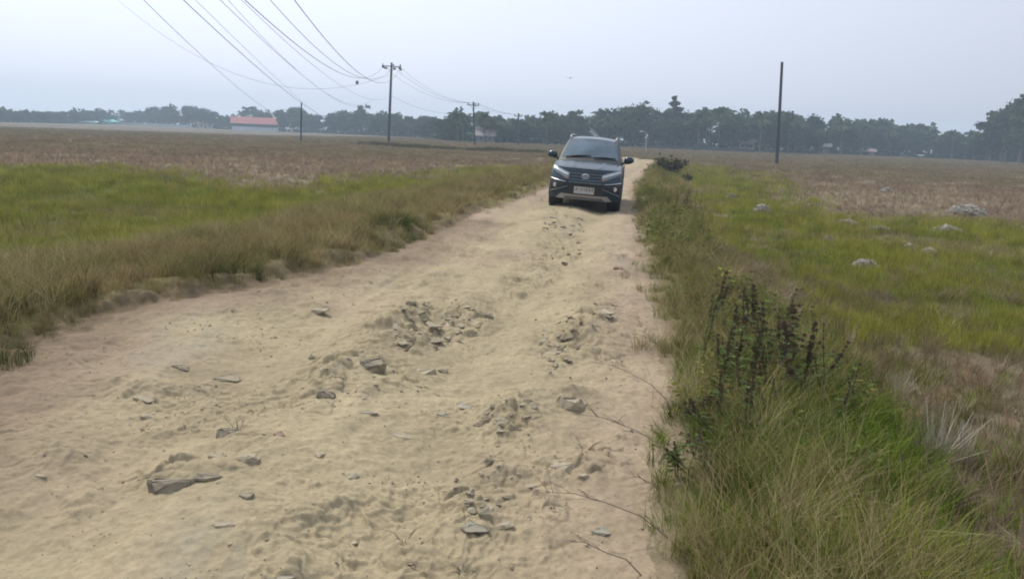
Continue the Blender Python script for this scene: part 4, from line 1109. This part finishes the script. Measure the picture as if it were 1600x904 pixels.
def scatter(name, P, rot, scl, tint, col, nvar):
    n = len(P)
    me = bpy.data.meshes.new(name); me.vertices.add(n); me.vertices.foreach_set('co', np.asarray(P, np.float32).ravel())
    for an, ty, dat, fld in (('rot', 'FLOAT_VECTOR', rot, 'vector'), ('scl', 'FLOAT_VECTOR', scl, 'vector')):
        a = me.attributes.new(an, ty, 'POINT'); a.data.foreach_set(fld, np.asarray(dat, np.float32).ravel())
    a = me.attributes.new('tint', 'FLOAT_COLOR', 'POINT'); a.data.foreach_set('color', np.concatenate([tint, np.ones((n, 1))], 1).astype(np.float32).ravel())
    a = me.attributes.new('pick', 'INT', 'POINT'); a.data.foreach_set('value', np.random.default_rng(n).integers(0, nvar, n).astype(np.int32))
    o = link(name, me); g = bpy.data.node_groups.new(name, 'GeometryNodeTree')
    g.interface.new_socket('Geometry', in_out='INPUT', socket_type='NodeSocketGeometry'); g.interface.new_socket('Geometry', in_out='OUTPUT', socket_type='NodeSocketGeometry')
    gi = g.nodes.new('NodeGroupInput'); go = g.nodes.new('NodeGroupOutput'); ip = g.nodes.new('GeometryNodeInstanceOnPoints'); ci = g.nodes.new('GeometryNodeCollectionInfo')
    ci.inputs['Collection'].default_value = col; ci.inputs['Separate Children'].default_value = True; ci.inputs['Reset Children'].default_value = True
    def na(nm_, ty):
        q = g.nodes.new('GeometryNodeInputNamedAttribute'); q.data_type = ty; q.inputs['Name'].default_value = nm_; return q.outputs['Attribute']
    er = g.nodes.new('FunctionNodeEulerToRotation')
    g.links.new(na('rot', 'FLOAT_VECTOR'), er.inputs[0]); g.links.new(er.outputs[0], ip.inputs['Rotation'])
    g.links.new(na('scl', 'FLOAT_VECTOR'), ip.inputs['Scale']); g.links.new(na('pick', 'INT'), ip.inputs['Instance Index'])
    ip.inputs['Pick Instance'].default_value = True
    g.links.new(gi.outputs[0], ip.inputs['Points']); g.links.new(ci.outputs[0], ip.inputs['Instance']); g.links.new(ip.outputs[0], go.inputs[0])
    md = o.modifiers.new('scatter', 'NODES'); md.node_group = g
    return tag(o, kind='stuff')
bm_ = M['blade']
c_verge = proto_col('verge_tufts', [tuft('tuft', 1+i, 34, .30, .12, .75, .0062, bm_) for i in range(5)])
c_lush = proto_col('lush_tufts', [tuft('tuft', 21+i, 36, .34, .12, .7, .0072, bm_) for i in range(5)])
c_wisp = proto_col('wisp_tufts', [tuft('tuft', 41+i, 16, .52, .08, .8, .0030, bm_, 4) for i in range(4)])
c_green = proto_col('green_tufts', [tuft('tuft', 61+i, 30, .20, .16, .4, .007, bm_, 2) for i in range(4)])
c_stub = proto_col('stubble_tufts', [tuft('tuft', 81+i, 16, .19, .06, .3, .009, bm_, 2, 1.0) for i in range(4)])
c_far = proto_col('far_tufts', [tuft('tuft', 101+i, 22, .20, .30, .4, .022, bm_, 2, .5) for i in range(4)])
rg = np.random.default_rng(77)
def candidates(n, r0, r1, az0=-41, az1=41, power=1.0):
    """more clumps per square metre near the track's viewer, fewer far away"""
    u = rg.random(n); r = r0*(r1/r0)**(u**power) if power else r0+(r1-r0)*u
    a = np.radians(rg.uniform(az0, az1, n)); return r*np.sin(a), r*np.cos(a)
def jit(c, amt=.16): 
    return c*(1+amt*rg.normal(size=(len(c), 1)))*(1+.05*rg.normal(size=c.shape))
def make(name, X, Y, col, nvar, size, tint, tall=None, tiltv=.12, sink=.0):
    Z_ = height(X, Y); n = len(X)
    rot = np.stack([rg.normal(size=n)*tiltv, rg.normal(size=n)*tiltv, rg.random(n)*6.28], 1)
    s = size*(.7+.6*rg.random(n)); h_ = s*(tall if tall is not None else 1)
    return scatter(name, np.stack([X, Y, Z_-sink], 1), rot, np.stack([s, s, h_], 1), np.clip(tint, .004, .9), col, nvar)
T = {k: np.array(lin(*v)) for k, v in dict(verge=(132,121,80), vergeg=(100,106,52), dry=(158,138,106), wisp=(180,164,126), green=(122,128,54), greeny=(142,140,60), lush=(94,114,40), lushy=(122,128,48), stub=(150,132,106), stubd=(126,106,90), straw=(190,178,160)).items()}
def mixt(a, b, t): return a[None]*(1-t[:, None])+b[None]*t[:, None]
# verge grass, both sides
X, Y = candidates(60000, 2.2, 62, power=.8)
sd, left, verge, green, lush, n1, n2, n3 = zones(X, Y)
edge = sstep(-.10, .42, -sd-.03*(left & (Y < 10))+.5*n3+.15*fbm(X, Y, .22, 2, 44)-.06*(left & (Y < 9)))
keep = (rg.random(len(X)) < verge*edge*(1-lush)*(.45+.4*sstep(-.3, .2, n1)))
x_, y_ = X[keep], Y[keep]; l_ = left[keep]; a1_, a3_ = n1[keep], n3[keep]
gmix = np.clip(sstep(-.25, .35, a1_)*.7+np.where(l_, -.2, .35)+.25*a3_, 0, 1)
tn = mixt(T['verge'], T['vergeg'], gmix); dm = np.clip(sstep(-.1, .5, -a1_+.3*a3_)*.5+.0, 0, 1); tn = tn*(1-dm[:, None])+T['dry']*dm[:, None]
rr = np.hypot(x_, y_); sz = .75+.012*rr+.25*sstep(0, .5, -a1_)
sz = sz*(1+.55*fbm(x_, y_, .7, 2, 123))*np.where(l_, .86, .95)*(.55+.45*sstep(.1, .7, -sd[keep]))
for gx_, gy_, gr_ in ((at(415, 430, .1).x, at(415, 430, .1).y, .55), (at(32, 540, .1).x, at(32, 540, .1).y, .45), (at(640, 368, .05).x, at(640, 368, .05).y, .6)):
    dk_ = np.exp(-(((x_-gx_)/gr_)**2+((y_-gy_)/gr_)**2)); tn = tn*(1-dk_[:, None])+np.array(lin(74, 88, 42))*dk_[:, None]; sz = sz*(1+.3*dk_)
make('verge_grass', x_, y_, c_verge, 5, sz, jit(tn, .30)); print('verge', len(x_))
# taller wispy dry stalks
keep = rg.random(len(X)) < verge*edge*.16*(1+1.2*sstep(0, .4, n1))
make('dry_stalks', X[keep], Y[keep], c_wisp, 4, .8+.006*np.hypot(X[keep], Y[keep]), jit(mixt(T['wisp'], T['verge'], rg.random(keep.sum()))), tiltv=.2); print('wisp', keep.sum())
# lush grass in the right foreground
X2 = rg.uniform(.4, 6.5, 16000); Y2 = rg.uniform(1.3, 9.5, 16000)
s2, left2, v2, g2, lush2, m1, m2, m3 = zones(X2, Y2)
near_band = np.exp(-((X2-np.interp(Y2, [1, 3, 5, 7], [1.6, 1.9, 2.2, 2.4]))/1.0)**2)*(1-sstep(6, 9, Y2))
keep = (rg.random(len(X2)) < np.clip(lush2*1.0+near_band*.3, 0, 1)*.36*(.5+.5*sstep(-.3, .1, m3))) & (s2+.3*m3 < -.02)
x_, y_ = X2[keep], Y2[keep]
tn = mixt(T['lush'], T['lushy'], np.clip(sstep(-.3, .35, m1[keep])*.35+.25*rg.random(keep.sum()), 0, 1))
sz = (.55+.45*sstep(.05, .6, -s2[keep]))*(.85+.25*m1[keep])
make('lush_grass', x_, y_, c_lush, 5, sz, jit(tn, .32), tiltv=.22); print('lush', keep.sum())
keep = (rg.random(len(X2)) < np.clip(lush2, 0, 1)*.018) & (s2 < -.25)
make('lush_stalks', X2[keep], Y2[keep], c_wisp, 4, np.full(keep.sum(), .95), jit(mixt(T['lushy'], T['wisp'], rg.random(keep.sum()))), tiltv=.3)
def herb(name, seed):
    rg = np.random.default_rng(seed); V_ = []; F_ = []
    for k in range(34):
        a = rg.random()*6.28; z = .03+.24*rg.random(); rr = .02+.09*rg.random(); c = Vector((rr*math.cos(a), rr*math.sin(a), z)); d = Vector((math.cos(a), math.sin(a), rg.normal()*.45)).normalized(); l_ = rg.uniform(.03, .065); s_ = d.cross(Vector((rg.normal()*.4, rg.normal()*.4, 1))).normalized()*l_*.3; b = len(V_)
        V_ += [c, c+d*l_*.5+s_, c+d*l_+Vector((0, 0, -.01)), c+d*l_*.5-s_]; F_.append((b, b+1, b+2, b+3))
    for k in range(5):
        a = rg.random()*6.28; t_ = Vector((math.cos(a)*.08, math.sin(a)*.08, .27)); b = len(V_); V_ += [(-.002, 0, -.02), (.002, 0, -.02), t_]; F_.append((b, b+1, b+2))
    return bpy.data.objects.new(name, np_mesh(name, V_, F_, bm_))
c_herb = proto_col('herb_tufts', [herb('herb', 300+i) for i in range(4)])
X4 = rg.uniform(.5, 6, 9000); Y4 = rg.uniform(1.6, 26, 9000)
s4, left4, v4, g4, lush4, m1, m2, m3 = zones(X4, Y4)
keep = (rg.random(len(X4)) < np.clip(v4*.30+lush4*.30, 0, 1)*sstep(-.1, .3, m3)*(1.1-.02*Y4)) & (s4 < -.15) & (~left4) & (np.hypot(X4, Y4) > 3.6)
make('leafy_herbs', X4[keep], Y4[keep], c_herb, 4, 1.0+.4*m1[keep], jit(mixt(np.array(lin(70, 90, 42)), np.array(lin(112, 112, 60)), rg.random(keep.sum())), .25)); print('herb', keep.sum())
# dry tall grass at the right of the lush strip
X3 = rg.uniform(1.6, 13, 15000); Y3 = rg.uniform(1.5, 13, 15000)
s3, left3, v3, g3, lush3, m1, m2, m3 = zones(X3, Y3)
keep = (rg.random(len(X3)) < (1-lush3)*(1-g3*.9)*(1-v3*.6)*.42*(.6+.4*sstep(-.2, .2, m3))) & (s3 < -.6)
x_, y_ = X3[keep], Y3[keep]; q_ = np.clip(.5+1.2*m1[keep], 0, 1); tn = mixt(np.array(lin(136,116,102)), np.array(lin(120,112,66)), q_)
pl_s = sstep(.15, .4, m3[keep])*.5; tn = tn*(1-pl_s[:, None])+np.array(lin(172,160,148))*pl_s[:, None]
make('dry_grass', x_, y_, c_verge, 5, .78+.3*m3[keep], jit(tn, .28), tiltv=.25); print('dry', keep.sum())
# short green regrowth in the fields
X, Y = candidates(75000, 5, 62, power=.72)
sd, left, verge, green, lush, n1, n2, n3 = zones(X, Y)
keep = (rg.random(len(X)) < green*(.85)*(.55+.45*sstep(-.35, .1, n3))) & (sd < -.8)
x_, y_ = X[keep], Y[keep]; rr = np.hypot(x_, y_)
tn = mixt(T['green'], T['greeny'], np.clip(sstep(-.4, .4, n1[keep])*.8, 0, 1)); dm = np.clip(sstep(.1, .5, n2[keep])*.5+sstep(.15, .5, -n3[keep])*.5, 0, .8); tn = tn*(1-dm[:, None])+T['stub']*dm[:, None]
make('field_grass', x_, y_, c_green, 4, .75+.018*rr, jit(tn, .28), tall=.95+.5*n1[keep]); print('green', len(x_))
# rice stubble in rows
rows = []
ca, sa = math.cos(R(-14)), math.sin(R(-14))
gx = np.arange(-75, 75, .27); gy = np.arange(2, 62, .27)
UX, UY = np.meshgrid(gx, gy); UX = UX.ravel()+rg.normal(size=UX.size)*.025; UY = UY.ravel()+rg.normal(size=UY.size)*.045
X = UX*ca-UY*sa; Y = UX*sa+UY*ca
ok = (Y > 3) & (np.abs(np.degrees(np.arctan2(X, Y))) < 41) & (np.hypot(X, Y) < 58)
X, Y = X[ok], Y[ok]
sd, left, verge, green, lush, n1, n2, n3 = zones(X, Y)
keep = (rg.random(len(X)) < (1-green*.85)*(1-verge)*(1-lush)*.92*(.5+.5*sstep(-.35, 0, n2))) & (sd < -1.0)
x_, y_ = X[keep], Y[keep]; rr = np.hypot(x_, y_)
st_ = np.clip(.5+n1[keep], 0, 1); tn = mixt(T['stubd'], T['stub'], st_)
pale = sstep(.05, .45, n1[keep])*(~left[keep])*.55; tn = tn*(1-pale[:, None])+T['straw']*pale[:, None]
make('rice_stubble', x_, y_, c_stub, 4, .85+.008*rr, jit(tn, .25), tall=.85+.5*n1[keep]); print('stub', len(x_))
# beyond: sparser broad tufts out to the wood
X, Y = candidates(46000, 50, 210, power=.85)
sd = road_sd(X, Y); n1 = fbm(X, Y, 6, 4, 71); n2 = fbm(X, Y, 18, 3, 81)
keep = sd < -.6; X, Y, n1, n2 = X[keep], Y[keep], n1[keep], n2[keep]
tn = mixt(np.array(lin(136,124,94)), np.array(lin(118,104,82)), np.clip(.4+n1, 0, 1)); g_ = sstep(.05, .5, n2)*.4; tn = tn*(1-g_[:, None])+T['verge']*g_[:, None]
make('far_stubble', X, Y, c_far, 4, .7+.007*np.hypot(X, Y), jit(tn, .2), tall=.75); print('far', len(X))
# low dyke with scrubby growth across the left field and near the poles
dk = []
for (a, b), (c, d), n, wdt in (((565,226),(640,232),420,.7),((640,232),(850,240),620,.7),((655,217),(700,219),90,1.5),((320,290),(345,300),0,1)):
    for i in range(n):
        t_ = rnd.random(); p = at(a+(c-a)*t_, b+(d-b)*t_, -.45); dk.append((p.x+rnd.gauss(0, .5), p.y+rnd.gauss(0, .9)*wdt))
dk = np.array(dk); make('dyke_scrub', dk[:, 0], dk[:, 1], c_far, 4, np.full(len(dk), 1.7)*(.8+.5*fbm(dk[:, 0], dk[:, 1], 3, 2, 5)), jit(mixt(T['stubd']*.55, T['vergeg']*.6, rg.random(len(dk)))), tall=1.6)
# gravel and crumbs
gp = [stone_mesh('crumb', 700+i, .022, .018, .011, M['rock_tan'], 8) for i in range(4)]+[stone_mesh('crumb', 710+i, .022, .018, .012, M['rock_dark'], 8) for i in range(1)]
c_grav = proto_col('crumbs', [bpy.data.objects.new('crumb', q) for q in gp])
X, Y = candidates(26000, 2.2, 30, -35, 25, power=.9)
sd = road_sd(X, Y); cl = fbm(X, Y, .8, 3, 51)
keep = (sd > .03) & (rg.random(len(X)) < .10+.75*sstep(.05, .4, cl)); X, Y = X[keep], Y[keep]
sz = np.exp(rg.normal(size=len(X))*.45)*(.45+.035*np.hypot(X, Y))
make('gravel', X, Y, c_grav, 5, sz, np.full((len(X), 3), .3), tiltv=.5, sink=-.001); print('gravel', len(X))

# ------------------------------------------------------------------ weeds, twigs, heaps
stem_m = blade_mat('weed_stem', (.10, .12, .045), .1, .2); head_m = simple('seed_head', (.095, .058, .034), .95, noise=.35, nscale=60, bump=.5)
leaf_m = blade_mat('weed_leaf', (.10, .135, .05), .3, .35); dry_m = simple('dry_twig', (.20, .165, .11), .9, noise=.2)
head_meshes = []
def spiky_head(c, r, rg, root):
    if not head_meshes:
        for i in range(5):
            q = MB(); spiky_ball(q, Vector((0, 0, 0)), 1.0, np.random.default_rng(800+i)); head_meshes.append(q.mesh('seed_head', head_m))
    o = link('seed_head', head_meshes[int(rg.integers(0, 5))], root); o.location = c; o.scale = (r, r, r*.85)
def spiky_ball(mb, c, r, rg):
    n = 26; d = rg.normal(size=(n, 3)); d /= np.linalg.norm(d, axis=1)[:, None]
    for q in d:
        q = Vector(q); u = q.orthogonal().normalized()*r*.42; v = q.cross(u); a = c+q*r*.35
        mb.add([a+u, a-u*.5+v*.87, a-u*.5-v*.87, c+q*r*(1.0+.25*rg.random())], [(0, 1, 3), (1, 2, 3), (2, 0, 3), (0, 2, 1)])
    mb.add([c+Vector((x*r*.8, y*r*.8, z*r*.7)) for x, y, z in ((1,0,0),(0,1,0),(-1,0,0),(0,-1,0),(0,0,1),(0,0,-1))], [(0,1,4),(1,2,4),(2,3,4),(3,0,4),(1,0,5),(2,1,5),(3,2,5),(0,3,5)])
def weed(px, ytop, y, label, heads=6, hr=.018, seed=0, spread=.12, minh=.35, ztop=None):
    rg = np.random.default_rng(seed+int(px)); top = at_depth(px, ytop, y) if ztop is None else at(px, ytop, ztop); z0 = zat(top.x, top.y); hgt = max(top.z-z0, minh)
    root = empty('seed_head_weed', (top.x, top.y, z0)); sm = MB(); hm2 = MB(); lf = MB()
    nb = 2+int(rg.integers(0, 2)); lean0 = Vector((rg.normal()*.05, rg.normal()*.05, 0))
    for k in range(nb):
        a = rg.random()*6.28; hh = hgt*(1 if k == 0 else rg.uniform(.62, .92)); off = Vector((math.cos(a), math.sin(a), 0))*(spread*(0 if k == 0 else rg.uniform(.4, 1)))
        pts = [Vector((0, 0, -.03))+off*.1, off*.6+Vector((0, 0, hh*.4)), off+lean0+Vector((0, 0, hh*.75)), off*1.05+lean0*1.4+Vector((0, 0, hh))]
        sm.tube(pts, [.0045, .004, .003, .002], 5)
        nh = heads if k == 0 else max(2, heads-2)
        for j in range(nh):
            t_ = 1-j*.095*rg.uniform(.85, 1.15)
            if t_ < .3: break
            q = t_*3; i = min(int(q), 2); p = pts[i].lerp(pts[i+1], q-i)
            spiky_head(p, hr*rg.uniform(.75, 1.15), rg, root)
            if rg.random() < .45:
                d = Vector((rg.normal(), rg.normal(), .2)).normalized(); q2 = p+d*rg.uniform(.04, .08); sm.tube([p, q2], [.002, .0015], 4); spiky_head(q2, hr*.7, rg, root)
        for j in range(16):
            t_ = rg.uniform(.08, .92); q = t_*3; i = min(int(q), 2); p = pts[i].lerp(pts[i+1], q-i); d = Vector((rg.normal(), rg.normal(), .3)).normalized(); l_ = rg.uniform(.04, .085); s_ = d.cross(Vector((0, 0, 1))).normalized()*l_*.2
            lf.add([p, p+d*l_*.5+s_, p+d*l_+Vector((0, 0, -.012)), p+d*l_*.5-s_], [(0, 1, 2, 3)])
    sm.build('stem', stem_m, root); lf.build('leaves', leaf_m, root)
    tag(root, label, 'weed', 'weeds with dark seed heads on the right verge'); return root
WD = [(1122,428,7.2,'tallest left hand weed with a column of dark round seed heads',7,.020),
 (1108,462,6.9,'slender weed with few small seed heads at the left of the tall left hand weed',4,.011),
 (1140,500,6.4,'weed with scattered seed heads just right of the tall left hand weed',5,.016),
 (1168,452,7.0,'weed with paired seed heads between the left hand and middle tall weeds',5,.018),
 (1186,446,7.1,'middle tall weed with heavy dark seed heads near its tip',5,.022),
 (1197,450,7.0,'weed touching the middle tall weed on its right side',4,.018),
 (1212,478,6.5,'weed with single big seed head right of the middle tall weed',4,.018),
 (1186,505,6.1,'lower weed full of small seed heads in the middle of the weed patch',6,.015),
 (1232,496,6.2,'left neighbour of the darkest weed, with drooping seed heads',5,.018),
 (1250,481,6.3,'darkest tall weed carrying the thickest column of seed heads',9,.027),
 (1271,500,6.2,'right hand tall weed with thick seed heads beside the darkest weed',8,.023),
 (1286,530,6.0,'short weed at the right end of the weed patch',5,.016),
 (1326,566,5.6,'lone short weed standing in the straw right of the weed patch',4,.014),
 (1165,545,5.6,'short weed in the grass under the middle of the weed patch',5,.014),
 (1130,570,5.3,'short weed in the grass under the left hand tall weed',5,.013),
 (1154,602,4.8,'low weed with a vertical chain of big dark seed heads in the lush grass',6,.020),
 (1095,605,4.8,'low weed with two dark seed heads at the left of the lush grass',3,.018),
 (1108,630,4.5,'low weed with a wide dark seed head pair in the lush grass',3,.018),
 (1064,677,4.1,'lowest left weed with tiny seed heads near the road edge',3,.011),
 (1118,680,4.1,'low weed with tiny seed heads below the wide dark pair',4,.013),
 (1080,690,4.0,'small weed between the two lowest weeds at the road side',3,.012)]
WD += [(1145,470,6,'tall thin weed between the left hand weed and the paired weeds',7,.015),(1159,488,6,'weed with a dense string of small seed heads left of the middle tall weed',8,.015),
 (1222,455,6,'slim weed rising between the middle tall weed and the darkest weed',6,.014),(1240,520,6,'weed in front of the darkest weed, heads low on its stem',7,.02),
 (1263,540,6,'low weed in front of the right hand tall weed',7,.02),(1206,540,6,'weed low in the middle of the patch between taller ones',7,.015),
 (1128,520,6,'bushy weed under the left hand tall weed',7,.014),(1178,580,6,'weed over the lush grass below the middle of the patch',6,.015),
 (1300,500,6,'thin weed standing behind the right end of the weed patch',4,.012),(1345,590,6,'last weed of the patch, out in the straw at right',4,.012),(1218,590,6,'weed in front of the patch reaching down into the lush grass',6,.016)]
for i, (px, yt, y, lb, nh, hr) in enumerate(WD): weed(px, yt, y, lb, nh+2, hr*.92, i, .06 if yt < 590 else .05, .2, (.56 if yt < 515 else .42) if yt < 590 else .24)
for i, (px, yt, y, lb) in enumerate([(1056,300,18.5,'first small dark weed on the verge right of the car'),(1046,308,18,'bushy small dark weed beside the road right of the car'),(1068,306,18.2,'small dark weed with leaning tip right of the car'),
   (1084,295,18.8,'single dark stemmed weed a little further right of the car'),(1102,306,17.8,'rightmost small dark weed on the verge beyond the car')]):
    weed(px, yt, y, lb, 6, .016, 300+i, .14, .3)
def twig(px, py, qx, qy, y0, y1, label, seed, nb=9):
    """a dry branched stalk arching from the verge out over the track"""
    rg = np.random.default_rng(seed); a = at_depth(px, py, y0); a.z = zat(a.x, a.y)-.02; b = at_depth(qx, qy, y1); L_ = (b-a)
    m_ = a+L_*.5+Vector((0, 0, L_.length*.10)); pts = [a, a.lerp(m_, .5)+Vector((0, 0, .03)), m_, m_.lerp(b, .5)+Vector((0, 0, .02)), b]
    mb = MB(); mb.tube([p-a for p in pts], [.0032, .0028, .0023, .0018, .001], 5)
    for k in range(nb):
        t_ = rg.uniform(.3, .97)*4; i = min(int(t_), 3); p = pts[i].lerp(pts[i+1], t_-i); d = (L_.normalized()+Vector((rg.normal()*.45, rg.normal()*.45, .25+rg.normal()*.35))).normalized(); l_ = L_.length*rg.uniform(.10, .26)
        q = p+d*l_; mb.tube([p-a, p.lerp(q, .5)-a+Vector((0, 0, .006)), q-a], [.0015, .0011, .0007], 4)
    o = mb.build('dry_twig', dry_m); o.location = a; return tag(o, label, 'twig')
twig(1080,760,893,645,3.55,3.35,'long bent dry twig arching over the track above the broad tan slab',1,7)
twig(1045,660,925,565,4.6,4.9,'thin branching dry twig over the right wheel track',3,9)
twig(1050,850,843,768,2.9,2.85,'lowest dry twig arching far over the track at the bottom right',4,8)
twig(1010,895,880,845,2.6,2.6,'dry twig at the bottom edge next to the lush grass',5,7)
twig(1060,600,985,520,5.5,5.6,'small dry twig spray at the road edge beside the weed patch',6,8)
twig(1035,760,985,745,3.3,3.2,'short bare twig between the two long arching twigs',7,6)
def sprig(px, py, label, seed, n=9, h=.12, mat=dry_m, cat='sprig', sp=.05):
    rg = np.random.default_rng(seed); p = at(px, py, .02); z = zat(p.x, p.y); mb = MB()
    for k in range(n):
        a = rg.random()*6.28; l_ = h*rg.uniform(.5, 1.1); d = Vector((math.cos(a)*sp*2, math.sin(a)*sp*2, l_)); mb.tube([Vector((math.cos(a)*sp*.2, math.sin(a)*sp*.2, -.01)), d*.5+Vector((0, 0, .01)), d], [.002, .0016, .0007], 4)
    o = mb.build('grass_sprig', mat); o.location = (p.x, p.y, z); return tag(o, label, cat)
sprig(372,680,'dry grass sprig growing behind the dark stone at the left',1,7,.075,sp=.03)
sprig(725,868,'curled dead leaf and straw bits at the bottom centre',2,10,.03,sp=.03)
sprig(632,812,'few straws behind the bluish flat stone at the bottom',3,5,.07)
sprig(915,700,'upright straws beside the broad tan slab',4,7,.10)
# straw heaps and pale stubble clumps on the right
straw_m = blade_mat('pale_straw', (.31, .285, .245), .15, .35)
def heap(px, py, wpx, hpx, label, seed, zf=-.45, cat='straw heap', dens=420, up=.35):
    rg = np.random.default_rng(seed); p = at(px, py, zf); z = zat(p.x, p.y); wd = wpx/FPX*p.y; hh = hpx/FPX*p.y*.9; V_ = []; F_ = []
    for k in range(dens):
        a = rg.random()*6.28; rr = rg.random()**.5; x, y = rr*wd/2*math.cos(a), rr*wd*.4*math.sin(a); zz = .03*(zf < -.3)+hh*1.0*(1-rr**2)*rg.random()
        d = Vector((rg.normal(), rg.normal(), rg.normal()*up)).normalized()*wd*rg.uniform(.06, .2); s_ = d.orthogonal().normalized()*max(.006, .0009*p.y); b = len(V_)
        V_ += [Vector((x, y, zz))-d/2-s_, Vector((x, y, zz))-d/2+s_, Vector((x, y, zz))+d/2+s_, Vector((x, y, zz))+d/2-s_]; F_.append((b, b+1, b+2, b+3))
    o = link('straw_heap', np_mesh('straw_heap', V_, F_, straw_m)); o.location = (p.x, p.y, z); return tag(o, label, cat)
HP = [(1350,420,48,16,'largest pale straw heap in the green field at right'),(1294,379,28,9,'small pale straw heap up left of the largest heap'),(1418,390,22,11,'pale straw heap up right of the largest heap'),
 (1450,401,34,14,'greyish straw heap right of the pale straw heap pair'),(1322,351,42,7,'thin pale strip of straw above the small heap'),(1480,363,50,12,'wide straw heap at the far right green field'),
 (1190,333,28,14,'straw heap near the verge in the narrow green strip'),(1142,311,18,9,'tiny straw heap in the upper green strip'),(1385,300,20,7,'faint straw patch on the edge of the brown field'),(1510,335,60,18,'pale stubble heap on the right edge of the brown field'),(1375,360,34,5,'flat straw streak between the heaps')]
for i, (px, py, w_, h_, lb) in enumerate(HP): heap(px, py, w_, h_, lb, 40+i)
for i, (px, py, w_, h_, lb) in enumerate([(1452,760,85,100,'big pale dead grass clump at the right of the lush grass'),(1500,745,60,70,'leaning pale dead grass clump right of the big pale clump'),(1398,640,50,45,'small whitish grass clump above the big pale clump'),(1385,790,20,14,'few pale stalks below the big pale clump')]):
    p = at(px, py, -.42); z = zat(p.x, p.y); rg2 = np.random.default_rng(60+i); V_ = []; F_ = []; hh = h_/FPX*p.y*1.15; wd = w_/FPX*p.y
    for k in range(80):
        a = rg2.random()*6.28; b0 = Vector((math.cos(a)*wd*.18*rg2.random(), math.sin(a)*wd*.18*rg2.random(), 0)); t_ = b0*2.6+Vector((rg2.normal()*wd*.3, rg2.normal()*wd*.22, hh*rg2.uniform(.35, 1.05))); s_ = Vector((math.cos(a+1.5), math.sin(a+1.5), 0))*.0024; b = len(V_)
        V_ += [b0-s_, b0+s_, t_+s_*.6, t_-s_*.6]; F_.append((b, b+1, b+2, b+3))
    o = link('dead_grass_clump', np_mesh('dead_grass_clump', V_, F_, blade_mat('bleached_grass', (.37, .335, .27), .2, .35))); o.location = (p.x, p.y, z); tag(o, lb, 'grass clump')
# leafy dark bushes by the track
def bush(px, py, wpx, hpx, label, seed, mat, zf=-.1, n=900, woody=True):
    rg = np.random.default_rng(seed); p = at(px, py, zf); z = zat(p.x, p.y); wd = wpx/FPX*p.y; hh = hpx/FPX*p.y; root = empty('bush', (p.x, p.y, z)); mb = MB(); P_ = []
    for k in range(34):
        a = rg.random()*6.28; rr = rg.random()**.6*wd/2; t_ = Vector((rr*math.cos(a), rr*.7*math.sin(a), hh*rg.uniform(.55, 1.05)*(1-.35*(2*rr/wd)**2))); mb.tube([Vector((0, 0, -.05))+t_*.12*Vector((1, 1, 0)).length*0, t_*.5+Vector((0, 0, hh*.08)), t_], [.012, .007, .003], 4)
        for j in range(n//34): f = rg.uniform(.35, 1.05); q = t_*f+Vector((rg.normal(), rg.normal(), rg.normal()))*wd*.035; P_.append(q)
    mb.build('stem', M['bark'], root); V_, F_ = leaf_quads(np.array([tuple(q) for q in P_]), .05+.0012*p.y*0+wd*.012, rg); link('foliage', np_mesh('foliage', V_, F_, mat), root); return tag(root, label, 'bush')
bush(1047, 266, 62, 30, 'dark twiggy bush on the verge beyond the car', 1, blade_mat('bush_leaf', (.085, .085, .05), .2, .4), 0)
bush(1074, 275, 16, 14, 'tiny dark bush just right of the twiggy bush', 2, blade_mat('bush_leaf', (.07, .085, .04), .2, .4), -.1, 300)
bush(700, 216, 44, 14, 'low scrub bush at the field edge under the second crossarm pole', 5, blade_mat('bush_leaf', (.07, .08, .04), .2, .4), -.45, 700)
sp_h = heap(575, 227, 12, 3, 'small pale rubbish heap at the left end of the low dyke', 90)
